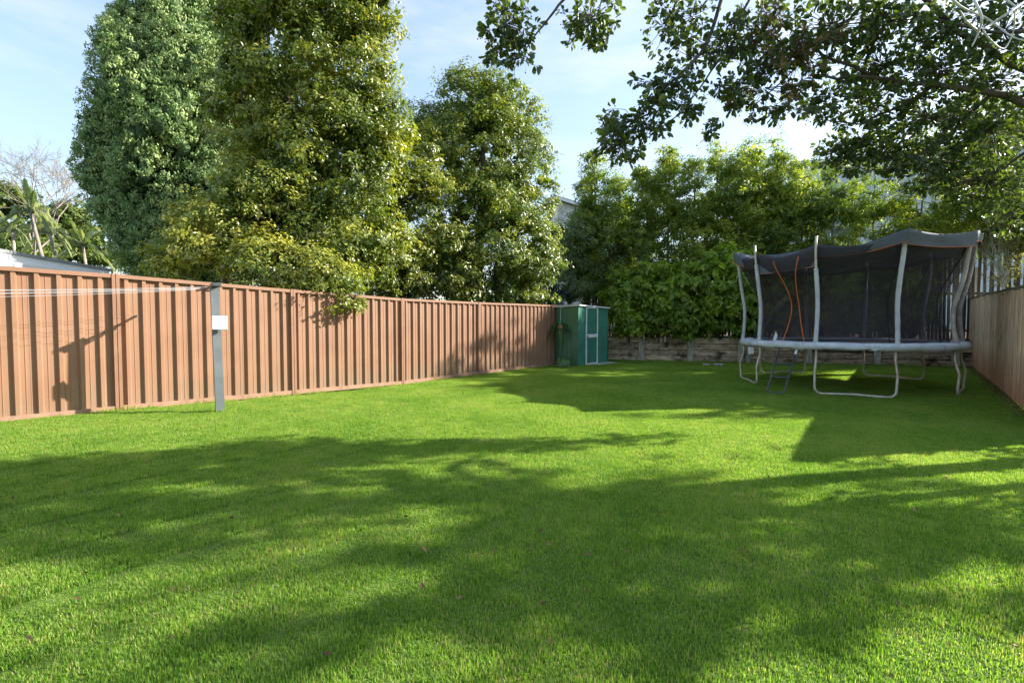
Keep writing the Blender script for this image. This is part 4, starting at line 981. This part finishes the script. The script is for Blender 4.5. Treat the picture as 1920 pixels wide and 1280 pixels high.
# hedge trees behind the paling fence
cols = [(1112, 305, 36), (1158, 322, 42), (1205, 326, 42), (1252, 294, 40), (1298, 314, 44), (1340, 288, 40), (1380, 305, 42), (1410, 272, 34), (1458, 270, 38), (1505, 322, 50), (1565, 328, 55), (1630, 312, 60), (1710, 325, 75), (1800, 360, 80), (1900, 350, 80)]
hl = ['screen tree nearest the crooked tree, beside the white house', 'screen tree right under the tip of the overhanging branch', 'screen tree with a low top just right of the branch tip', 'screen tree with a pale yellow pointed tip left of the middle',
      'screen tree with a low top between two pointed ones', 'pointed screen tree above the gap between shed and trampoline', 'screen tree just left of the two tallest tips', 'left one of the two tallest wispy tips in the screen', 'right one of the two tallest wispy tips, beside the dark eave',
      'screen tree directly below the dark house eave', 'screen tree behind the left front pole of the trampoline', 'screen tree behind the middle of the trampoline canopy', 'screen tree behind the right part of the trampoline canopy', 'screen tree above the white corner post', 'screen tree at the right edge behind the timber fence']
for i, (px, yt, rx) in enumerate(cols):
    Y = 18.5 - (px - 1150) / 750 * 2.4 + (.8 if i % 2 else -.2) + random.uniform(-.3, .3); c = at(px, 600, Y)
    zc = [el(px, yt + 10, Y, rx * .42, 30), el(px + random.uniform(-8, 8), yt + 70, Y, rx * .95, 58), el(px + random.uniform(-10, 10), yt + 155, Y - .1, rx * 1.25, 85)]
    if i >= 13: zc = zc[:2]
    if i < 13: zc.append(el(px, yt + 230, Y, rx * .8, 60))
    tree('screen_tree', 'slender ' + hl[i], 'tree', (c.x, c.y, .7), (c.x + random.uniform(-.3, .3), c.y, at(0, yt, Y).z - .4), .06, zc, 145 if i < 11 else 110, 140 if i < 11 else 125, .36, .085, .026, L_hedge, M_barkg, 6, 26, tbase=.38, group='screen trees behind the paling fence', droop=.45, upw=.35, rnd=.7)
# laurel hedge on the raised bed
lb_ = ['broad leaved shrub beside the green shed, above the wall', 'broad leaved shrub above the first wall post from the shed', 'broad leaved shrub above the second wall post, dipping to the sleepers', 'tall bright leaved shrub left of the trampoline', 'broad leaved shrub directly behind the left trampoline poles',
       'shrub seen through the net behind the trampoline doorway', 'shrub seen through the middle of the trampoline net', 'shrub seen through the right of the trampoline net']
for i, (px, yc, rx, rz) in enumerate([(1180, 560, 42, 60), (1235, 550, 50, 62), (1290, 555, 50, 65), (1345, 530, 52, 70), (1400, 540, 45, 75), (1480, 560, 55, 60), (1580, 560, 60, 55), (1690, 560, 60, 50)]):
    Y = 16.9 - (px - 1150) / 680 * 2.4; c = at(px, 600, Y); e_ = [el(px, yc, Y, rx, rz, .55), el(px + 10, yc + 30, Y - .25, rx * .8, rz * .5, .45), el(px, 603, Y - .1, rx * 1.0, 20, .5)]
    tree('laurel_shrub', lb_[i], 'shrub', (c.x, c.y, .7), (c.x, c.y, 1.9), .035, e_, 78, 75, .30, .125, .05, L_laurel, M_bark, 4, 10, group='broad leaved shrubs on the raised bed', six=True, droop=.9, upw=.25, tbase=.4, rnd=.5)

# trees over the right fence that shade the yard
def xyz(*a): return a
tree('side_tree', 'dense dark evergreen at the right edge beyond the timber fence', 'tree', (15.3, 13.6, 0), (15.3, 13.6, 6.5), .2,
     [(15.2, 13.8, 6.0, 2.1, 2.3, 2.0), (16.6, 15.5, 6.5, 2.2, 2.2, 2.2), (14.2, 15.6, 6.9, 1.7, 1.5, 1.5)], 250, 90, .36, .085, .045, L_lilly2, M_bark, 8, 30, upw=.5)
tree('side_tree', 'evergreen beyond the right timber fence, out past the trampoline', 'tree', (13.2, 9.6, 0), (13.4, 9.6, 5), .2,
     [(13.4, 10.3, 4.4, 1.7, 1.9, 1.6), (15.8, 11.2, 5.2, 1.8, 1.6, 1.8)], 140, 90, .36, .085, .045, L_lilly2, M_bark, 8, 30, upw=.5)

# wiry shrub in front of the back palings, beyond the timber fence
c = at(1880, 600, 14.9)
tree('wiry_shrub', 'sparse wiry brown shrub against the back palings above the timber fence end', 'shrub', (c.x, c.y, .6), (c.x, c.y, 2.6), .04,
     [el(1880, 480, 14.9, 55, 55, .6), el(1850, 440, 14.9, 40, 35, .5)], 60, 26, .34, .07, .025, leafmat('pale_sparse_leaf', (.12, .13, .06), (.22, .2, .1), (.36, .3, .16), .5, .4), M_pale, 8, 50, droop=.5)
for i, (s_, h_, r_) in enumerate([(12.6, 2.4, .6), (14.3, 2.1, .55)]):  # unseen shrubs added to break up the fence's shadow edge on the lawn
    q = RA + rdir * s_ - rn * .75
    tree('fence_shrub', ['leafy shrub just behind the near end of the right timber fence', 'low leafy shrub past the end post of the right timber fence'][i], 'shrub', (q.x, q.y, 0), (q.x, q.y, h_ - .3), .05, [(q.x, q.y, h_ - r_ * .6, r_, r_ * .8, r_ * .8), (q.x + .2, q.y - .3, h_ - .9, r_, r_, .7)], 26, 34, .3, .06, .032, L_lilly2, M_bark, 4, 10, group='shrubs behind the near end of the timber fence')
# left background: bare tree, strelitzia palms, bushes
c = at(60, 600, 26)
bt = thing('bare_tree', 'leafless pale twiggy tree far behind the left fence', 'tree', (c.x, c.y, 0))
def twig_rec(b, p, d_, l, r, dep, rnd_):
    q = p + d_ * l; mid = p.lerp(q, .5) + Vector((rnd_.gauss(0, .06), rnd_.gauss(0, .06), rnd_.gauss(0, .06))) * l
    b.tube([p, mid, q], [r, r * .85, r * .65], 4 if dep < 4 else 6, cap=False)
    if dep == 0: return
    for k in range(3 if dep > 1 else 4):
        dd_ = (d_ + Vector((rnd_.gauss(0, .5), rnd_.gauss(0, .5), rnd_.gauss(0.08, .35)))).normalized()
        twig_rec(b, p.lerp(q, rnd_.uniform(.55, 1)), dd_, l * rnd_.uniform(.6, .8), r * .6, dep - 1, rnd_)
b = MB(); rr_ = random.Random(4)
twig_rec(b, Vector((0, 0, 0)), Vector((.05, 0, 1)), 5.4, .11, 0, rr_)
b.build('trunk', M_paletr, bt, True)
b = MB()
for k in range(4): twig_rec(b, Vector((.27, 0, 5.0)), Vector((rr_.gauss(0, .55), rr_.gauss(0, .5), 1)).normalized(), 2.5, .05, 5, rr_)
b.build('twigs', M_paletr, bt, kind='stuff')
def strelitzia(px, py, Y, h, n, seed, lab):
    r = random.Random(seed); c = at(px, 600, Y); root = thing('strelitzia_palm', lab, 'palm', (c.x, c.y, 0), 0, 'broad paddle leaved palms behind the outbuilding')
    tp = Vector((r.uniform(-.5, .3), 0, h)); MB().tube([(0.6, 0, 0), (.3, 0, h * .5), tp], [.085, .07, .06], 8).build('trunk', M_paletr, root, True)
    for k in range(n):
        a = math.pi * (k / (n - 1)) + r.uniform(-.1, .1); d_ = Vector((math.cos(a), r.uniform(-.45, .2), math.sin(a) * .9 + .15)).normalized()
        l = r.uniform(.9, 1.5); pts = [tp + d_ * l * t + Vector((0, 0, -.95 * t * t * l * abs(math.cos(a)))) for t in np.linspace(0, 1, 9)]
        b = MB(); b.tube(pts[:4], .03, 5)
        sd_ = Vector((-d_.z, .35 * r.choice((-1, 1)), d_.x)).normalized(); bv = len(b.v)
        for i in range(3, 9):
            wv = .13 * math.sin(math.pi * (i - 2.6) / 6.6); dn = Vector((0, 0, -.10)) * (i % 2 + 1)
            b.v += [tuple(pts[i] - sd_ * wv + dn), tuple(pts[i]), tuple(pts[i] + sd_ * wv + dn * .6)]
        for i in range(5):
            for j in (0, 1): b.f.append((bv + i * 3 + j, bv + i * 3 + j + 1, bv + i * 3 + 4 + j, bv + i * 3 + 3 + j))
        me = b.mesh('paddle_leaf', L_palm); at__ = me.attributes.new('tint', 'FLOAT', 'POINT'); at__.data.foreach_set('value', [r.uniform(.3, .95)] * len(me.vertices))
        link(bpy.data.objects.new('paddle_leaf', me), root)
strelitzia(82, 400, 21, 6.0, 20, 1, 'largest paddle leaved palm, its trunk leaning, above the outbuilding roof')
strelitzia(20, 430, 22, 5.4, 15, 2, 'paddle leaved palm at the left edge of the group')
strelitzia(112, 420, 22.5, 5.4, 15, 3, 'paddle leaved palm second from the conifer')
strelitzia(160, 440, 23, 4.9, 15, 5, 'paddle leaved palm closest to the conifer')
c = at(60, 600, 30)
tree('background_tree', 'yellow green bushy tree far behind the palms at the left edge', 'tree', (at(20, 600, 29).x, 29, 0), (at(20, 600, 29).x, 29, 6), .2,
     [el(10, 410, 29, 70, 70), el(-60, 400, 29, 80, 80), el(20, 480, 27, 90, 50)], 220, 90, .55, .16, .07, L_far, M_paletr, 6, 20)
tree('background_tree', 'rounded olive gold tree between the palms and the tall conifer', 'tree', (at(135, 600, 31).x, 31, 0), (at(135, 600, 31).x, 31, 6), .2,
     [el(130, 420, 31, 50, 48), el(185, 450, 31, 60, 60), el(90, 470, 30, 70, 50)], 200, 90, .55, .16, .07, L_far, M_paletr, 6, 20)
# palm frond tip right of the tall tree
c = at(735, 600, 17)
fp = thing('feather_palm', 'feathery palm frond tips peeking out beside the tallest broadleaf tree', 'palm', (c.x - .8, c.y, 0))
MB().tube([(0, 0, 0), (0, 0, 9.2)], [.16, .11], 8).build('trunk', M_barkg, fp, True)
for k in range(12):
    a = k * math.pi / 6; d_ = Vector((math.cos(a), math.sin(a), 0)); P = []; Ax = []; Nn = []
    for i in range(70):
        t = i / 70; p = Vector((0, 0, 9.2)) + d_ * (1.7 * t) + Vector((0, 0, .75 * t - 1.7 * t * t)); sdv = Vector((-d_.y, d_.x, 0))
        for s in (-1, 1): P.append(p); Ax.append(sdv * s * .6 + d_ * .7 + Vector((0, 0, -.7))); Nn.append((random.gauss(0, .4), random.gauss(0, .4), 1))
    kk = len(P); me = leaf_mesh('frond', np.array(P), np.array(Nn), np.array(Ax), np.full(kk, .42), np.full(kk, .03), np.clip(RNG.normal(.5, .2, kk), 0, 1), L_palm); link(bpy.data.objects.new('frond', me), fp)

# ------------------------------------------------------------------ overhanging tree (right, close)
TO = Vector((9.2, 5.4, 0))
ot = thing('overhanging_tree', 'leathery leaved tree hanging its berried branches over the top right of the view', 'tree', TO)
def L2(v): return Vector(v) - TO
crotch = Vector((8.2, 5.4, 4.2))
MB().tube([L2(p) for p in wiggle(TO - Vector((0, 0, .1)), crotch, 7, .3)], [.17 - .01 * i for i in range(8)], 10).build('trunk', M_barkd, ot, True)
limbs = [  # pixel paths with their distance
    ([(1960, 205, 5.8), (1860, 175, 5.7), (1760, 160, 5.6), (1640, 150, 5.5), (1520, 140, 5.3)], .045),
    ([(1960, 160, 5.7), (1800, 60, 5.3), (1640, -90, 5.1), (1480, -180, 5.0), (1365, -10, 4.95), (1325, 75, 4.95), (1275, 145, 4.95), (1215, 195, 4.95), (1165, 250, 4.95)], .032),
    ([(1480, -180, 5.0), (1230, -150, 4.9), (1050, 5, 4.85), (1020, 50, 4.85), (975, 105, 4.85)], .02),
    ([(1230, -150, 4.9), (1140, -40, 4.95), (1110, 50, 5.0)], .014),
    ([(1480, -180, 5.0), (1400, 0, 5.1), (1370, 70, 5.15), (1320, 150, 5.15), (1270, 220, 5.1), (1200, 275, 5.05)], .016),
    ([(1640, 150, 5.5), (1540, 100, 5.4), (1500, 60, 5.3), (1420, 120, 5.3), (1370, 180, 5.2)], .018),
    ([(1700, -60, 5.2), (1560, 60, 5.3), (1480, 140, 5.35), (1400, 210, 5.3)], .016),
    ([(1860, 175, 5.7), (1780, 250, 6.0), (1690, 310, 6.2), (1600, 330, 6.3)], .022),
    ([(1960, 260, 6.0), (1880, 320, 6.3), (1780, 350, 6.5)], .022),
    ([(1760, 160, 5.6), (1680, 200, 5.8), (1610, 230, 5.9), (1530, 225, 5.9)], .018),
    ([(1960, 60, 5.2), (1850, 60, 5.2), (1740, 30, 5.2), (1620, 30, 5.2)], .022),
]
first = []
for pts, r in limbs:
    W = [at(*p) for p in pts]; fine = []
    for i in range(len(W) - 1):
        for q in range(5):
            p = W[i].lerp(W[i + 1], q / 5); p += Vector((noise.noise(p * 3), noise.noise(p * 3 + Vector((5, 0, 0))), noise.noise(p * 3 + Vector((0, 7, 0))))) * .05; fine.append(p)
    fine.append(W[-1]); n_ = len(fine)
    MB().tube([L2(p) for p in fine], [r * (1 - .78 * i / n_) for i in range(n_)], 7).build('branch', M_barkd, ot, True)
for tgt in ((1960, 205, 5.8), (1960, 260, 6.0), (1960, 60, 5.2), (1700, -60, 5.2), (1960, 160, 5.7)):
    MB().tube([L2(p) for p in wiggle(crotch, at(*tgt), 6, .25)], [.07, .06, .055, .05, .045, .045, .04], 8).build('limb', M_barkd, ot, True)
# leaf clusters: (px, py, rx, ry, Y, leaves, spread in depth)
CL = [(950, 45, 58, 55, 4.85, 240), (975, 110, 38, 36, 4.85, 70), (925, 95, 25, 30, 4.85, 30), (1105, 35, 58, 45, 5.0, 240), (1120, 75, 35, 22, 5.0, 40), (1245, 50, 48, 50, 5.0, 110), (1300, 30, 60, 40, 5.1, 110),
      (1245, 160, 60, 32, 5.0, 130), (1190, 225, 70, 40, 4.95, 260), (1155, 270, 48, 38, 4.95, 170), (1300, 110, 60, 50, 5.1, 130), (1290, 195, 50, 35, 5.1, 110), (1355, 85, 70, 60, 5.2, 190), (1380, 160, 60, 38, 5.25, 150),
      (1345, 232, 26, 18, 5.1, 36), (1430, 60, 70, 60, 5.2, 240), (1430, 165, 70, 50, 5.3, 220), (1500, 100, 80, 70, 5.3, 330), (1470, 200, 70, 26, 5.35, 60), (1560, 50, 90, 60, 5.3, 380), (1560, 180, 80, 45, 5.7, 230), (1535, 215, 40, 25, 5.8, 60),
      (1660, 40, 100, 55, 5.2, 420), (1650, 120, 90, 60, 5.5, 360), (1640, 200, 80, 50, 5.9, 300), (1770, 50, 90, 60, 5.3, 330), (1760, 130, 90, 60, 5.6, 380), (1880, 60, 80, 70, 5.4, 330), (1870, 150, 80, 60, 5.8, 380),
      (1740, 220, 100, 50, 6.0, 480), (1860, 240, 90, 60, 6.2, 520), (1650, 290, 70, 42, 6.3, 380), (1740, 310, 90, 48, 6.4, 560), (1850, 340, 90, 55, 6.5, 560), (1580, 300, 40, 35, 6.4, 110), (1900, 400, 40, 45, 6.6, 170), (1610, 265, 50, 35, 6.2, 200), (1560, 285, 40, 30, 6.3, 120)]
P = []; Nn = []; Ax = []; LN = []; twb = MB(); bb = MB(); sdm = MB()
for (px, py, rx, ry, Y, cnt) in CL:
    cen = at(px, py, Y); ax_, az_ = rx / F * Y, ry / F * Y; ay_ = .32; nros = max(6, int(cnt * 1.7) // 9)
    for k in range(nros):
        u = unit(1)[0] * RNG.random() ** .4; q = cen + Vector((u[0] * ax_, u[1] * ay_, u[2] * az_)); d_ = (q - cen) + Vector((-.06, 0, -.06)); d_ = d_.normalized() if d_.length > .01 else Vector((0, 0, -1))
        twb.tube([cen.lerp(q, .1) - TO, cen.lerp(q, .6) + Vector(RNG.normal(0, .02, 3)) - TO, q - TO], [.004, .0032, .0022], 4, cap=False)
        for j in range(9):
            ln = RNG.uniform(.045, .085); s_ = Vector(unit(1)[0]); a_ = (d_ * .7 + s_ * .9 + Vector((0, 0, -.35))).normalized()
            b_ = q + s_ * .03 - TO; P.append(b_); Ax.append(a_); Nn.append(Vector(unit(1)[0]) * .9 + Vector((0, 0, .5))); LN.append(ln)
        if px < 1560 and RNG.random() < .42:
            for j in range(RNG.integers(3, 8)):
                e_ = q + Vector(RNG.normal(0, .035, 3)) + Vector((-.04, 0, -.05)); bb.ball(e_ - TO, RNG.uniform(.006, .0085), 6, 4); bb.tube([q - TO, e_ - TO], .0012, 3, cap=False)
        if 1400 < px < 1520 and RNG.random() < .6:
            for j in range(14):
                e_ = q + Vector(RNG.normal(0, .06, 3)); sdm.tube([q - TO, e_ - TO], .0022, 3, cap=False)
twb.build('twigs', M_barkd, ot, kind='stuff'); bb.build('berries', M_berry, ot, True, kind='stuff'); sdm.build('seed_stalks', M_seed, ot, kind='stuff')
P = np.array(P); Ax = np.array(Ax); Nn = np.array(Nn); LN = np.array(LN); K = len(P)
dist = np.linalg.norm(P + np.array(TO) - np.array([0, 0, CAMH]), axis=1)
vy = (P[:, 2] + TO.z - CAMH) / (P[:, 1] + TO.y); order = np.argsort(dist / LN + 1000 * (vy > .66)); pick = order[:300]; rest = order[300:]
# single leaf with eight triangles
def leaf_template():
    out = [(0, 0), (.12, .10), (.35, .22), (.62, .29), (.85, .22), (1, 0)]; v = []; f = []
    for x, y in out: v.append((x, 0, -.10 * x * x))
    for x, y in out[1:5]: v.append((x, y, .06 - .10 * x * x))
    for x, y in out[1:5]: v.append((x, -y, .06 - .10 * x * x))
    f = [(0, 1, 6), (1, 2, 7, 6), (2, 3, 8, 7), (3, 4, 9, 8), (4, 5, 9), (0, 10, 1), (1, 10, 11, 2), (2, 11, 12, 3), (3, 12, 13, 4), (4, 13, 5)]
    res = []
    for t in (.15, .35, .6, .9):
        b = MB(); b.v = v; b.f = f; me = b.mesh('leaf', L_over, True); a = me.attributes.new('tint', 'FLOAT', 'POINT'); a.data.foreach_set('value', [t] * len(v)); res.append(me)
    return res
LT = leaf_template()
for i in pick:
    x = Vector(Ax[i]); z = Vector(Nn[i]); y = z.cross(x).normalized(); z = x.cross(y).normalized(); s = LN[i] * 1.08
    m = Matrix((( x.x, y.x, z.x, P[i][0]), (x.y, y.y, z.y, P[i][1]), (x.z, y.z, z.z, P[i][2]), (0, 0, 0, 1))) @ Matrix.Scale(s, 4)
    inst('leaf', LT[min(3, int(random.random() ** 1.6 * 4))], ot, m)
me = leaf_mesh('leaves', P[rest], Nn[rest], Ax[rest], LN[rest] * 1.08, LN[rest] * .58, np.clip(RNG.normal(.35, .22, len(rest)), 0, 1), L_over, six=True)
o = bpy.data.objects.new('leaves', me); link(o, ot); o['kind'] = 'stuff'
# the rest of its crown, above and right of the frame: what shades the lawn
C, U = clumps_in([(x - TO.x, y - TO.y, z, a, b_, c_) for x, y, z, a, b_, c_ in [(8.0, 5.6, 5.3, 2.6, 1.5, 1.2), (11.3, 4.9, 4.7, 2.3, 1.1, 1.2), (7.6, 4.1, 3.9, 1.6, .8, .7), (9.8, 3.4, 5.4, 2.4, 1.2, 1.3), (13.2, 6.2, 6.4, 1.8, 1.2, 1.2), (6.6, 4.4, 6.4, 1.8, 1.5, .9)]], 150, .35)
foliage('upper_crown', ot, C, U, .42, 62, .066, .044, L_over, six=True)
# pale bare vine stems, close at the top right corner
vn = thing('bare_vine', 'pale bare tangled vine stems crossing the top right corner', 'vine', at(1900, -40, 3.4))
vo = at(1900, -40, 3.4); rv_ = random.Random(11)
for pts in ([(1770, -20), (1800, 12), (1850, 35), (1900, 70), (1940, 80)], [(1815, -20), (1840, 30), (1835, 60), (1822, 88)], [(1940, -10), (1890, 25), (1860, 45), (1845, 60), (1880, 92), (1900, 60), (1902, 20)], [(1860, -20), (1900, 10), (1940, 35)], [(1835, 60), (1812, 40), (1800, 20)]):
    W = [at(x, y, 3.4 + rv_.uniform(-.12, .12)) for x, y in pts]; fine = []
    for i in range(len(W) - 1):
        p0_, p1_, p2_, p3_ = W[max(i - 1, 0)], W[i], W[i + 1], W[min(i + 2, len(W) - 1)]
        for q in range(5):
            t = q / 5; fine.append(.5 * ((2 * p1_) + (p2_ - p0_) * t + (2 * p0_ - 5 * p1_ + 4 * p2_ - p3_) * t * t + (3 * p1_ - p0_ - 3 * p2_ + p3_) * t ** 3) - vo)
    fine.append(W[-1] - vo); n_ = len(fine)
    MB().tube(fine, [.009 * (1 - .6 * i / n_) for i in range(n_)], 6).build('stem', M_pale, vn, True)

print('objects', len(bpy.data.objects), 'tris', sum(sum(len(p.vertices) - 2 for p in m.polygons) if len(m.polygons) < 2000 else len(m.polygons) for m in bpy.data.meshes))
